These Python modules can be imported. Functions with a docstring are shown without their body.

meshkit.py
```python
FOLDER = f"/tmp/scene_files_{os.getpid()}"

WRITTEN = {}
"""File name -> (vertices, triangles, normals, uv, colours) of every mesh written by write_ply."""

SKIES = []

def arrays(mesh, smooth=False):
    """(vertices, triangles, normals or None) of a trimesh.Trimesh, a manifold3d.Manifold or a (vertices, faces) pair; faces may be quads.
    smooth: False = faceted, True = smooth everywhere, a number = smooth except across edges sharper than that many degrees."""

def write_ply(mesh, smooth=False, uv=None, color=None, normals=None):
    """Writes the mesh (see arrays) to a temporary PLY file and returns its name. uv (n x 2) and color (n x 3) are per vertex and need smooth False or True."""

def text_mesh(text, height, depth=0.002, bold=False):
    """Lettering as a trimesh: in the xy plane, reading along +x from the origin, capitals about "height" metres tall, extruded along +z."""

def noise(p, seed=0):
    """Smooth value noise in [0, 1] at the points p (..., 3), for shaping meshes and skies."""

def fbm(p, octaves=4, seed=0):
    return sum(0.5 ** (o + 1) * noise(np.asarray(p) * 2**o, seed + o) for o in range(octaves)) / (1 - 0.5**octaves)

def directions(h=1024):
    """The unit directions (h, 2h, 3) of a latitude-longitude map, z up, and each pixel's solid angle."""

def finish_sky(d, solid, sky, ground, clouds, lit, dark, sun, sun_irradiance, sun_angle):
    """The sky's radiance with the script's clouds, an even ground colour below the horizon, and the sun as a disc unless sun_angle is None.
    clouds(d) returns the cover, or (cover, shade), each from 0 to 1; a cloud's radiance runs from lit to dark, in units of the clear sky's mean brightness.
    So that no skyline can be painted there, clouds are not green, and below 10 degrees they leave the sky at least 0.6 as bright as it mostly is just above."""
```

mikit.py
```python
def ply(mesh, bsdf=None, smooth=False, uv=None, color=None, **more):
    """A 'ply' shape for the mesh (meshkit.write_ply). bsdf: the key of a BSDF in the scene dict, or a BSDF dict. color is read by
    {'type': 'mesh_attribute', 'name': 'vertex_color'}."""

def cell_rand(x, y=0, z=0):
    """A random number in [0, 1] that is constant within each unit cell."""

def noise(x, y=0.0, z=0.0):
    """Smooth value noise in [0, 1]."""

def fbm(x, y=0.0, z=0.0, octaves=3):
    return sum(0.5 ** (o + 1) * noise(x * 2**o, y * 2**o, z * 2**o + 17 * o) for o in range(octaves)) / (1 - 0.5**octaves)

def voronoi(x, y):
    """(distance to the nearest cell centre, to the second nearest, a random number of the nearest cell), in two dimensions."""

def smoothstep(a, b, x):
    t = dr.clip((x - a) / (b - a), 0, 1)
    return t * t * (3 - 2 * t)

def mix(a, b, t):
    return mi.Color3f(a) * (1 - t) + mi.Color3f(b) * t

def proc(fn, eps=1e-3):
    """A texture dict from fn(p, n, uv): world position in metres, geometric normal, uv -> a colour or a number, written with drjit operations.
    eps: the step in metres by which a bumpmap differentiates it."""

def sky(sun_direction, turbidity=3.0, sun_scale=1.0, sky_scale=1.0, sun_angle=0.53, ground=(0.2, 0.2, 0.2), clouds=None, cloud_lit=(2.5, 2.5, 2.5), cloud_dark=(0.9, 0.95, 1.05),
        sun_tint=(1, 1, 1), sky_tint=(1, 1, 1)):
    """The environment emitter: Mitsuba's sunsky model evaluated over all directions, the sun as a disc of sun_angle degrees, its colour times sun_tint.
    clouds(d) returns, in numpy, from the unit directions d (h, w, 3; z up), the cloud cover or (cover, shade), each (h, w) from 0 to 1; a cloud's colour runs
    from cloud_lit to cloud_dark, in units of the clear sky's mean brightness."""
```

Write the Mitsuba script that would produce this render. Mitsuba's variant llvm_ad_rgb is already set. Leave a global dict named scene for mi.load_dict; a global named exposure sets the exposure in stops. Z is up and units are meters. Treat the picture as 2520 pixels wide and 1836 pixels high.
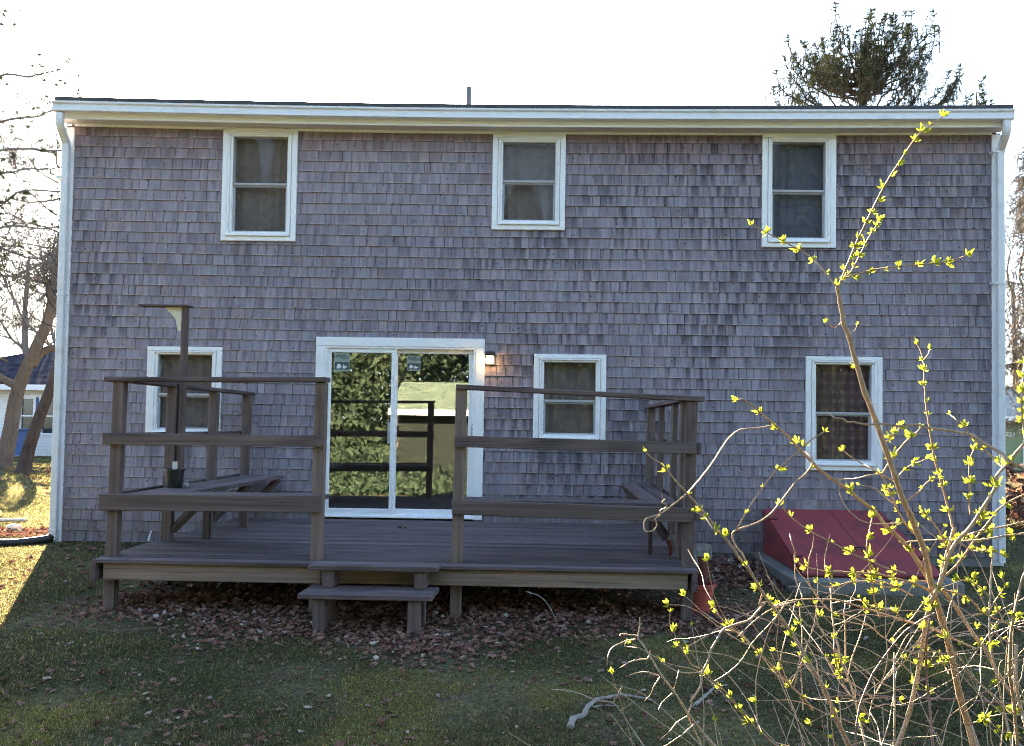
import math, random
import numpy as np
import trimesh
import drjit as dr
import mitsuba as mi
import mikit, meshkit
from mikit import noise, fbm, voronoi, cell_rand, smoothstep, mix, proc
from shapely.geometry import Polygon, box as sbox

T = mi.ScalarTransform4f
rng = np.random.default_rng(11)
random.seed(11)
scene, labels, used = {}, {}, {}

# ------------------------------------------------------------------ camera, sky, exposure
EYE = np.array([0.0, -10.52, 1.467])
FWD = np.array([-0.02129, 0.99921, 0.03349])
UP = np.array([-0.01441, -0.03380, 0.99932])
scene['camera'] = dict(type='perspective', fov=60.86, fov_axis='x', near_clip=0.05, far_clip=3000.0,
                       principal_point_offset_x=-0.024375, principal_point_offset_y=-0.033004,
                       to_world=T().look_at(origin=EYE.tolist(), target=(EYE + FWD).tolist(), up=UP.tolist()))
SUN_AZ, SUN_EL = math.radians(25.8), math.radians(27.0)
SUN = (-math.sin(SUN_AZ) * math.cos(SUN_EL), math.cos(SUN_AZ) * math.cos(SUN_EL), math.sin(SUN_EL))
scene['sky'] = mikit.sky(SUN, turbidity=3.0, sun_scale=2.3, ground=(0.12, 0.12, 0.08), sky_tint=(1.13, 0.99, 0.92))
exposure = 4.9

# ------------------------------------------------------------------ helpers: entries of the scene
def key(name):
    n = used.get(name, -1) + 1
    used[name] = n
    return name if n == 0 else f'{name}_{n:03d}'

def ref(m):
    return {'type': 'ref', 'id': m}

def put(name, mesh, mat, parent=None, uv=None, smooth=False, **more):
    k = key(f'{parent}__{name}' if parent else name)
    scene[k] = mikit.ply(mesh, mat, smooth=smooth, uv=uv, **more)
    return k

def thing(name, label, cat, group=None, kind=None):
    k = key(name)
    tag(k, label, cat, group, kind)
    return k

def tag(k, label=None, cat=None, group=None, kind=None):
    d = labels.setdefault(k, {})
    for a, b in (('label', label), ('category', cat), ('group', group), ('kind', kind)):
        if b: d[a] = b
    return k

# ------------------------------------------------------------------ helpers: meshes as (vertices, triangles)
_unit = trimesh.convex.convex_hull([[sx * (1 - a), sy * (1 - b), sz * (1 - c)] for sx in (-1, 1) for sy in (-1, 1) for sz in (-1, 1)
                                    for a, b, c in ((.2, .2, 0), (.2, 0, .2), (0, .2, .2))])
_UV, _UF = np.array(_unit.vertices), np.array(_unit.faces)
_CUBE = trimesh.creation.box()
_CV, _CF = np.array(_CUBE.vertices) * 2, np.array(_CUBE.faces)

def cbox(x0, x1, y0, y1, z0, z1, c=0.004):
    """A box with chamfered edges."""
    h = np.array([x1 - x0, y1 - y0, z1 - z0]) / 2
    m = np.array([x0 + x1, y0 + y1, z0 + z1]) / 2
    c = min(c, h.min() * .9)
    v = np.where(np.abs(_UV) > .9, np.sign(_UV) * h, np.sign(_UV) * (h - c)) + m
    return v, _UF.copy()

def bx(x0, x1, y0, y1, z0, z1):
    h = np.array([x1 - x0, y1 - y0, z1 - z0]) / 2
    return _CV * h + np.array([x0 + x1, y0 + y1, z0 + z1]) / 2, _CF.copy()

def cat(parts):
    vs, fs, n = [], [], 0
    for v, f in parts:
        vs.append(np.asarray(v, float)); fs.append(np.asarray(f, int) + n); n += len(v)
    return np.vstack(vs), np.vstack(fs)

def const_uv(mesh, a, b):
    return np.tile([[a, b]], (len(mesh[0]), 1))

def spline(p, per=6):
    p = np.asarray(p, float)
    if len(p) < 3: return p
    q = np.vstack([2 * p[0] - p[1], p, 2 * p[-1] - p[-2]])
    out = []
    for i in range(1, len(q) - 2):
        a, b, c, d = q[i - 1:i + 3]
        for t in np.arange(per) / per:
            out.append(.5 * (2 * b + (c - a) * t + (2 * a - 5 * b + 4 * c - d) * t * t + (3 * b - a - 3 * c + d) * t ** 3))
    out.append(p[-1])
    return np.array(out)

def tube(points, radii, sides=6, cap=True):
    p = np.asarray(points, float)
    r = np.broadcast_to(np.asarray(radii, float), (len(p),))
    t = np.gradient(p, axis=0)
    t /= np.linalg.norm(t, axis=1, keepdims=True) + 1e-12
    a = np.cross(t[0], [0, 0, 1.0] if abs(t[0][2]) < .9 else [1.0, 0, 0])
    A = []
    for k in range(len(p)):
        a = a - t[k] * (a @ t[k])
        a /= np.linalg.norm(a) + 1e-12
        A.append(a)
    A = np.array(A); Bn = np.cross(t, A)
    g = np.arange(sides) * 2 * np.pi / sides
    v = (p[:, None] + r[:, None, None] * (np.cos(g)[None, :, None] * A[:, None] + np.sin(g)[None, :, None] * Bn[:, None])).reshape(-1, 3)
    i, j = np.meshgrid(np.arange(len(p) - 1), np.arange(sides), indexing='ij')
    q = np.stack([i * sides + j, i * sides + (j + 1) % sides, (i + 1) * sides + (j + 1) % sides, (i + 1) * sides + j], -1).reshape(-1, 4)
    f = np.vstack([q[:, [0, 1, 2]], q[:, [0, 2, 3]]])
    if cap:
        n = len(v)
        v = np.vstack([v, p[:1], p[-1:]])
        k = np.arange(sides)
        f = np.vstack([f, np.stack([k * 0 + n, (k + 1) % sides, k], 1), np.stack([k * 0 + n + 1, k + n - sides, (k + 1) % sides + n - sides], 1)])
    return v, f

def prism(poly, axis, lo, hi, cuts=2):
    """The polygon extruded along x, y or z from lo to hi: (a, b) are the two other axes in order."""
    P = np.asarray(poly, float)
    if Polygon(P).exterior.is_ccw is False: P = P[::-1]
    m = trimesh.creation.triangulate_polygon(Polygon(P), engine='earcut')
    pv, pf = np.array(m[0]), np.array(m[1])
    idx = np.array([int(np.argmin(((P - q) ** 2).sum(1))) for q in pv])
    pv, pf = P, idx[pf]
    n = len(pv)
    rows = np.linspace(lo, hi, cuts)
    o = [k for k in range(3) if k != axis]
    v = np.zeros((len(rows) * n, 3))
    for k, r_ in enumerate(rows):
        v[k * n:(k + 1) * n, o] = pv; v[k * n:(k + 1) * n, axis] = r_
    order = list(range(n))
    f = [pf[:, ::-1], pf + (len(rows) - 1) * n]
    for k in range(len(rows) - 1):
        for a, b in zip(order, order[1:] + order[:1]):
            f.append([[a + k * n, b + k * n, b + k * n + n], [a + k * n, b + k * n + n, a + k * n + n]])
    f = np.vstack(f)
    return (v, f) if axis != 1 else (v, f[:, ::-1])

def lathe(profile, center, n=28):
    P = np.asarray(profile, float)
    g = np.arange(n) * 2 * np.pi / n
    v = np.stack([P[:, None, 0] * np.cos(g), P[:, None, 0] * np.sin(g), np.repeat(P[:, 1:2], n, 1)], -1).reshape(-1, 3) + np.asarray(center, float)
    i, j = np.meshgrid(np.arange(len(P) - 1), np.arange(n), indexing='ij')
    q = np.stack([i * n + j, i * n + (j + 1) % n, (i + 1) * n + (j + 1) % n, (i + 1) * n + j], -1).reshape(-1, 4)
    return v, np.vstack([q[:, [0, 1, 2]], q[:, [0, 2, 3]]])

def rot(axis, deg):
    return trimesh.transformations.rotation_matrix(math.radians(deg), axis)[:3, :3]

def basis(d):
    d = np.asarray(d, float) / np.linalg.norm(d)
    a = np.cross(d, [0, 0, 1.0] if abs(d[2]) < .95 else [1.0, 0, 0]); a /= np.linalg.norm(a)
    return a, np.cross(d, a), d

def ground_z(x, y):
    """Height of the lawn: level behind the house, falling away gently in front of it."""
    x, y = np.asarray(x, float), np.asarray(y, float)
    s = np.clip((x + 2) / 4, 0, 1); s = s * s * (3 - 2 * s)
    wall = -.015 - .105 * s
    f = np.clip(-y / 3.2, 0, 1)
    near = wall + (-.122 - wall) * f - .036 * np.clip(-y - 3.2, 0, 12)
    b = np.clip(y / 3, 0, 1)
    far = -.02 + .0 * y
    g = near * (1 - b) + far * b
    p = np.stack(np.broadcast_arrays(x * .9, y * .9, 0 * x), -1)
    return g + .05 * (meshkit.noise(p, 3) - .5) * np.clip((np.abs(y) + np.abs(x) * .1) / 4, .3, 1)

WINDOWS = [  # x0, x1, z0, z1 of the casing, curtain, label
    (-4.117, -3.200, 3.683, 5.068, 'curtain_brown_swirl'),
    (-.806, .082, 3.854, 5.026, 'curtain_brown_swirl'),
    (2.460, 3.345, 3.673, 5.056, 'curtain_blue_swirl'),
    (-4.975, -4.062, 1.262, 2.378, 'curtain_brown_swirl'),
    (-.266, .606, 1.265, 2.346, 'curtain_brown_swirl'),
    (2.996, 3.904, 1.000, 2.364, 'curtain_plaid'),
]

# ------------------------------------------------------------------ materials
def mat(name, **d):
    scene[name] = d
    return name

def rgb(*c):
    return {'type': 'rgb', 'value': list(c)}

def pr(name, color, rough=.6, spec=.3, **more):
    c = proc(color) if callable(color) else rgb(*color)
    if rough >= .85: return mat(name, type='twosided', inner=dict(type='diffuse', reflectance=c))
    return mat(name, type='twosided', inner=dict(type='principled', base_color=c, roughness=rough, specular=spec, **more))

def lum(a):
    return mi.Color3f(a[0], a[1], a[2])

def shingle_col(p, n, uv):
    t, v = uv.x, uv.y
    big = fbm(p.x * .42 + 3, p.z * .6, 7.3)
    g = noise(p.x * 130 + t * 90, p.z * 5, t * 40)
    s = noise(p.x * 30 + t * 57, p.z * 2.2 + t * 9, 3)
    k = .26 + .34 * t + .26 * (g - .5) + .50 * (s - .5) + .55 * (big - .5)
    c = mix((.126, .108, .130), (.330, .292, .338), dr.clip(k, 0, 1))
    warm = smoothstep(.62, .95, cell_rand(t * 977, 1, 2))
    c = mix(c, lum([.265, .200, .185]) * (.6 + .7 * g), .26 * warm)
    cool = smoothstep(.70, .95, cell_rand(t * 1431, 4, 2))
    c = mix(c, lum([.230, .245, .280]) * (.7 + .5 * g), .26 * cool)
    # black weathering that runs down from the butts, worst on the upper right half
    worst = dr.exp(-dr.square((p.x - 2.0) / 2.3) - dr.square((p.z - 3.5) / 1.3))
    drip = smoothstep(.42, .78, noise(p.x * 19 + t * 13, p.z * 1.3, 9)) * smoothstep(.44, .68, fbm(p.x * .5, p.z * .7, 1.7) + .30 * worst)
    c = c * (1 - .62 * drip * (1 - .6 * v))
    # water marks below the window sills, damp and splashed dirt near the ground, brown under the eave
    for (x0, x1, z0, z1, cu) in WINDOWS:
        under = smoothstep(x0 - .05, x0 + .08, p.x) * smoothstep(x1 + .05, x1 - .08, p.x) * smoothstep(z0 - .75, z0 - .02, p.z) * smoothstep(z0 + .02, z0 - .01, p.z)
        c = c * (1 - .38 * under * smoothstep(.35, .75, noise(p.x * 13, p.z * .9, 5)))
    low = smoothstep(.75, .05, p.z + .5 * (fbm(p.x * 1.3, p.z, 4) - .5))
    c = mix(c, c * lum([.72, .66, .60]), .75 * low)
    top = smoothstep(4.55, 5.05, p.z + .4 * (fbm(p.x * .8, p.z, 8) - .5))
    c = mix(c, c * lum([.86, .68, .66]), .7 * top)
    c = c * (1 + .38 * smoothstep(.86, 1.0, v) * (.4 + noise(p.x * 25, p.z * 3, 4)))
    d1, d2, r_ = voronoi(p.x * 8.5, p.z * 8.5)
    knot = smoothstep(.125, .05, d1) * smoothstep(.80, .84, r_)
    return c * (1 - .66 * knot)

pr('shingle_wood', shingle_col, .85, .15)

def trim_col(p, n, uv):
    d = fbm(p.x * 3, p.z * 5, p.y * 3)
    g = noise(p.x * 60, p.z * 2, p.y * 60)
    return mix((.68, .68, .70), (.58, .575, .57), dr.clip(.7 * smoothstep(.55, .95, d) + .12 * (g - .5), 0, 1))

pr('white_trim', trim_col, .45, .4)

def gutter_col(p, n, uv):
    d = fbm(p.x * 5, p.z * 12, p.y * 9)
    return mix((.56, .57, .60), (.38, .37, .36), .6 * smoothstep(.55, .95, d))

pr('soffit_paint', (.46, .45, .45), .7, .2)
pr('gutter_metal', gutter_col, .38, .5)

def wood(axis, knots=True):
    def fn(p, n, uv):
        q = [p.x, p.y, p.z]
        l = q[axis]; a, b = [q[k] for k in range(3) if k != axis]
        r_ = uv.x * 61
        wob = .012 * noise(l * 2.3, a * 6 + r_, b * 6)
        g = noise((a + wob) * 190 + r_, l * 3.2, (b + wob) * 190)
        m = noise((a + wob) * 42 + r_, l * 1.1 + r_, (b + wob) * 42)
        crack = smoothstep(.74, .9, noise((a + wob) * 120 + 9 * r_, l * 1.6 + r_, (b + wob) * 120))
        stain = fbm(l * 1.7 + r_, a * 5, b * 5)
        gray = mix((.043, .031, .033), (.142, .109, .112), dr.clip(.12 + .55 * uv.x + .5 * (g - .5) + .5 * (m - .5), 0, 1))
        tan = mix((.115, .078, .064), (.300, .222, .180), dr.clip(.2 + .4 * uv.x + .55 * (m - .5) + .35 * (g - .5), 0, 1))
        c = mix(gray, tan, dr.clip(uv.y + .5 * uv.y * (stain - .5), 0, 1))
        green = smoothstep(.55, .8, fbm(l * .8 + 4, a * 3 + r_, b * 3))
        c = mix(c, lum([.070, .072, .058]), .2 * green)
        c = c * (1 - .45 * smoothstep(.5, .85, stain))
        return c * (1 - .6 * crack)
    return fn

for ax in 'xyz':
    pr('deck_wood_' + ax, wood('xyz'.index(ax)), .8, .2)

def redpaint(p, n, uv):
    d = fbm(p.x * 4, p.y * 4, p.z * 4)
    sp = noise(p.x * 140, p.y * 140, p.z * 140)
    return mix((.225, .040, .046), (.150, .036, .042), smoothstep(.4, .8, d)) * (.9 + .2 * sp)

pr('bulkhead_red', redpaint, .5, .3)

def concrete(p, n, uv):
    d = fbm(p.x * 5, p.y * 5, p.z * 5, 4)
    g = noise(p.x * 150, p.y * 150, p.z * 150)
    return mix((.125, .12, .115), (.26, .25, .235), dr.clip(.5 * d + .6 * g - .1, 0, 1))

pr('concrete', concrete, .9, .1)

def terracotta(p, n, uv):
    d = fbm(p.x * 14, p.y * 14, p.z * 9)
    return mix((.36, .075, .055), (.26, .060, .048), d)

pr('terracotta', terracotta, .6, .25)

def roofing(p, n, uv):
    r_ = cell_rand(p.x * 8, p.y * 7, uv.x * 9)
    return mix((.045, .045, .05), (.095, .09, .095), r_) * (.7 + .6 * noise(p.x * 300, p.y * 300, p.z * 300))

pr('dark_roofing', roofing, .9, .1)
pr('blue_roofing', lambda p, n, uv: mix((.035, .055, .09), (.06, .09, .135), cell_rand(p.x * 5 + 3 * cell_rand(p.z * 12), p.z * 12, 1)), .9, .1)
pr('green_roofing', lambda p, n, uv: mix((.085, .12, .095), (.13, .165, .125), cell_rand(p.x * 4, p.y * 9, 2)), .9, .1)
pr('gray_roofing', lambda p, n, uv: mix((.024, .025, .034), (.048, .048, .062), cell_rand(p.x * 4 + 2 * cell_rand(p.z * 9), p.z * 9, 3)), .9, .1)
pr('black_plastic', (.012, .012, .014), .45, .4)
pr('black_iron', (.02, .02, .022), .4, .5)
pr('gray_pipe', lambda p, n, uv: mix((.20, .20, .20), (.10, .10, .11), fbm(p.x * 9, p.y * 9, p.z * 3)), .6, .3)
pr('pale_stone', lambda p, n, uv: mix((.60, .60, .58), (.42, .42, .40), fbm(p.x * 20, p.y * 20, p.z * 20)), .8, .2)
pr('cream_paint', lambda p, n, uv: mix((.62, .58, .46), (.45, .42, .34), fbm(p.x * 20, p.y * 20, p.z * 14)), .6, .3)
pr('dull_red', lambda p, n, uv: mix((.14, .042, .035), (.075, .03, .03), fbm(p.x * 24, p.y * 24, p.z * 18)), .75, .2)
pr('weathered_gray', lambda p, n, uv: mix((.30, .30, .31), (.13, .12, .12), fbm(p.x * 30, p.y * 30, p.z * 30)), .8, .2)
pr('interior_wall', (.12, .11, .10), .9, .1)
pr('sash_vinyl', lambda p, n, uv: mix((.36, .36, .38), (.27, .27, .29), fbm(p.x * 6, p.z * 6, 2)), .45, .3)
pr('white_paper', (.55, .56, .55), .8, .2)
pr('paper_print', (.06, .075, .07), .8, .2)
pr('sticker_sheet', (.22, .26, .24), .6, .3)
mat('clear_pane', type='thindielectric', int_ior=1.2, ext_ior=1.0)
mat('coated_pane', type='thindielectric', int_ior=1.75, ext_ior=1.0)

def swirl(base, hi):
    def fn(p, n, uv):
        wx, wz = fbm(p.x * 3, p.z * 3, 1) * 3.2, fbm(p.x * 3 + 9, p.z * 3, 5) * 3.2
        s = noise(p.x * 7 + wx * 2.2, p.z * 16 + wz * 3.4, 2)
        t = noise(p.x * 30 + wx * 7, p.z * 42 + wz * 8, 6)
        return mix(base, hi, dr.clip(.25 + .42 * s + .2 * t - .06, 0, 1))
    return fn

pr('curtain_blue_swirl', swirl((.040, .044, .062), (.105, .11, .14)), .9, .1)
pr('curtain_brown_swirl', swirl((.088, .072, .070), (.145, .122, .118)), .9, .1)

def plaid(p, n, uv):
    a, b = p.x * 9.0 + .2, p.z * 9.0
    fx, fz = a - dr.floor(a), b - dr.floor(b)
    sx, sz = smoothstep(.25, .45, fx) * smoothstep(.78, .58, fx), smoothstep(.25, .45, fz) * smoothstep(.78, .58, fz)
    w = .85 + .3 * noise(p.x * 260, p.z * 260, 1)
    fold = .75 + .5 * noise(p.x * 9, p.z * .8, 3)
    c = mix((.060, .036, .042), (.085, .050, .053), sx)
    c = mix(c, lum([.150, .120, .104]), .42 * sx * sz + .12 * sz)
    return c * w * fold

pr('curtain_plaid', plaid, .9, .1)

def lawn_col(p, n, uv):
    a = fbm(p.x * .9, p.y * .9, 1.5, 4)
    b = fbm(p.x * 3.1 + 7, p.y * 3.1, 2.5)
    s = noise(p.x * 55, p.y * 55, 1)
    c = mix((.050, .052, .030), (.092, .082, .048), smoothstep(.32, .68, a))
    c = mix(c, lum([.082, .060, .047]), .75 * smoothstep(.5, .72, b))
    return c * (.6 + .8 * s)

pr('lawn_soil', lawn_col, .95, .05)

def blade_col(p, n, uv):
    a = fbm(p.x * .8 + 11, p.y * .8, 3.5, 3)
    m = fbm(p.x * 1.1, p.y * 1.4 + 5, 9.1, 3)
    c = mix((.058, .070, .040), (.125, .132, .062), uv.x)
    c = mix(c, lum([.33, .31, .085]) * (.6 + .6 * uv.x), .8 * smoothstep(.50, .68, m))
    c = mix(c, lum([.40, .345, .16]) * (.5 + .7 * uv.x), smoothstep(.50, .92, uv.y + .45 * (a - .5)))
    return c

scene['grass_blade'] = dict(type='principledthin', base_color=proc(blade_col), roughness=.6, spec_trans=0.0, diff_trans=1.45)

def leaf_col(p, n, uv):
    c = mix((.085, .040, .031), (.250, .142, .112), uv.x)
    c = mix(c, lum([.40, .33, .28]), smoothstep(.88, 1.0, uv.y))
    return c * (.75 + .5 * noise(p.x * 90, p.y * 90, p.z * 90))

scene['dry_leaf'] = dict(type='principledthin', base_color=proc(leaf_col), roughness=.7, spec_trans=0.0, diff_trans=.35)

def bud_col(p, n, uv):
    return mix((.14, .19, .024), (.31, .34, .04), dr.clip(.2 + .8 * noise(p.x * 60, p.y * 60, p.z * 60), 0, 1))

scene['bud_leaf'] = dict(type='principledthin', base_color=proc(bud_col), roughness=.5, spec_trans=0.0, diff_trans=1.1)
scene['bud_orange'] = dict(type='principledthin', base_color=rgb(.55, .30, .07), roughness=.5, spec_trans=0.0, diff_trans=1.0)

def bark(lo, hi, sc=60):
    def fn(p, n, uv):
        g = noise(p.x * sc * 3, p.y * sc * 3, p.z * sc * .5)
        d = fbm(p.x * sc * .3, p.y * sc * .3, p.z * sc * .2)
        return mix(lo, hi, dr.clip(.6 * g + .6 * d - .1, 0, 1))
    return fn

pr('stem_tan', bark((.150, .100, .066), (.31, .225, .155), 90), .6, .3)
pr('stem_pale', bark((.185, .140, .105), (.37, .30, .24), 90), .6, .3)
pr('stem_dark', bark((.085, .048, .048), (.19, .115, .10), 90), .5, .35)
pr('stem_vine', bark((.17, .12, .09), (.32, .25, .20), 90), .55, .3)
pr('stem_gray', bark((.14, .12, .105), (.27, .24, .215), 90), .7, .2)
pr('bark_brown', bark((.085, .062, .050), (.20, .155, .125), 9), .9, .1)
pr('bark_dark', bark((.040, .030, .027), (.115, .09, .078), 9), .9, .1)
pr('bark_gray', bark((.085, .075, .070), (.20, .18, .165), 14), .9, .1)
pr('spruce_bark', bark((.045, .038, .034), (.10, .085, .075), 10), .9, .1)
scene['spruce_needle'] = dict(type='principledthin', base_color=proc(lambda p, n, uv: mix((.022, .034, .024), (.075, .085, .045), dr.clip(1.3 * fbm(p.x * 1.2, p.y * 1.2, p.z * 1.2) - .2, 0, 1))), roughness=.6, spec_trans=0.0, diff_trans=.4)
scene['hanging_needle'] = dict(type='principledthin', base_color=proc(lambda p, n, uv: mix((.030, .030, .022), (.095, .078, .054), fbm(p.x * 2, p.y * 2, p.z * 2))), roughness=.6, spec_trans=0.0, diff_trans=.4)
scene['pine_needle'] = dict(type='principledthin', base_color=rgb(.06, .07, .045), roughness=.6, spec_trans=0.0, diff_trans=.5)
scene['wood_leaf'] = dict(type='principledthin', base_color=proc(lambda p, n, uv: mix((.050, .085, .055), (.105, .145, .090), fbm(p.x * .9, p.y * .9, p.z * .9))), roughness=.6, spec_trans=0.0, diff_trans=1.0)
pr('white_siding', lambda p, n, uv: mix((.70, .71, .72), (.55, .56, .57), smoothstep(.85, .95, p.z * 8 - dr.floor(p.z * 8))), .6, .3)
pr('green_siding', lambda p, n, uv: mix((.22, .27, .16), (.15, .19, .11), fbm(p.x * 3, p.z * 30, 1)), .7, .2)
pr('dark_glass', (.03, .035, .04), .1, .6)
pr('car_paint', (.035, .036, .042), .25, .6)
pr('tyre_rubber', (.015, .015, .015), .8, .2)
pr('blue_bin', (.05, .09, .22), .5, .3)
pr('porch_wood', lambda p, n, uv: mix((.32, .24, .16), (.22, .17, .12), noise(p.x * 14, p.y * 14, p.z * 3)), .8, .2)

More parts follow.
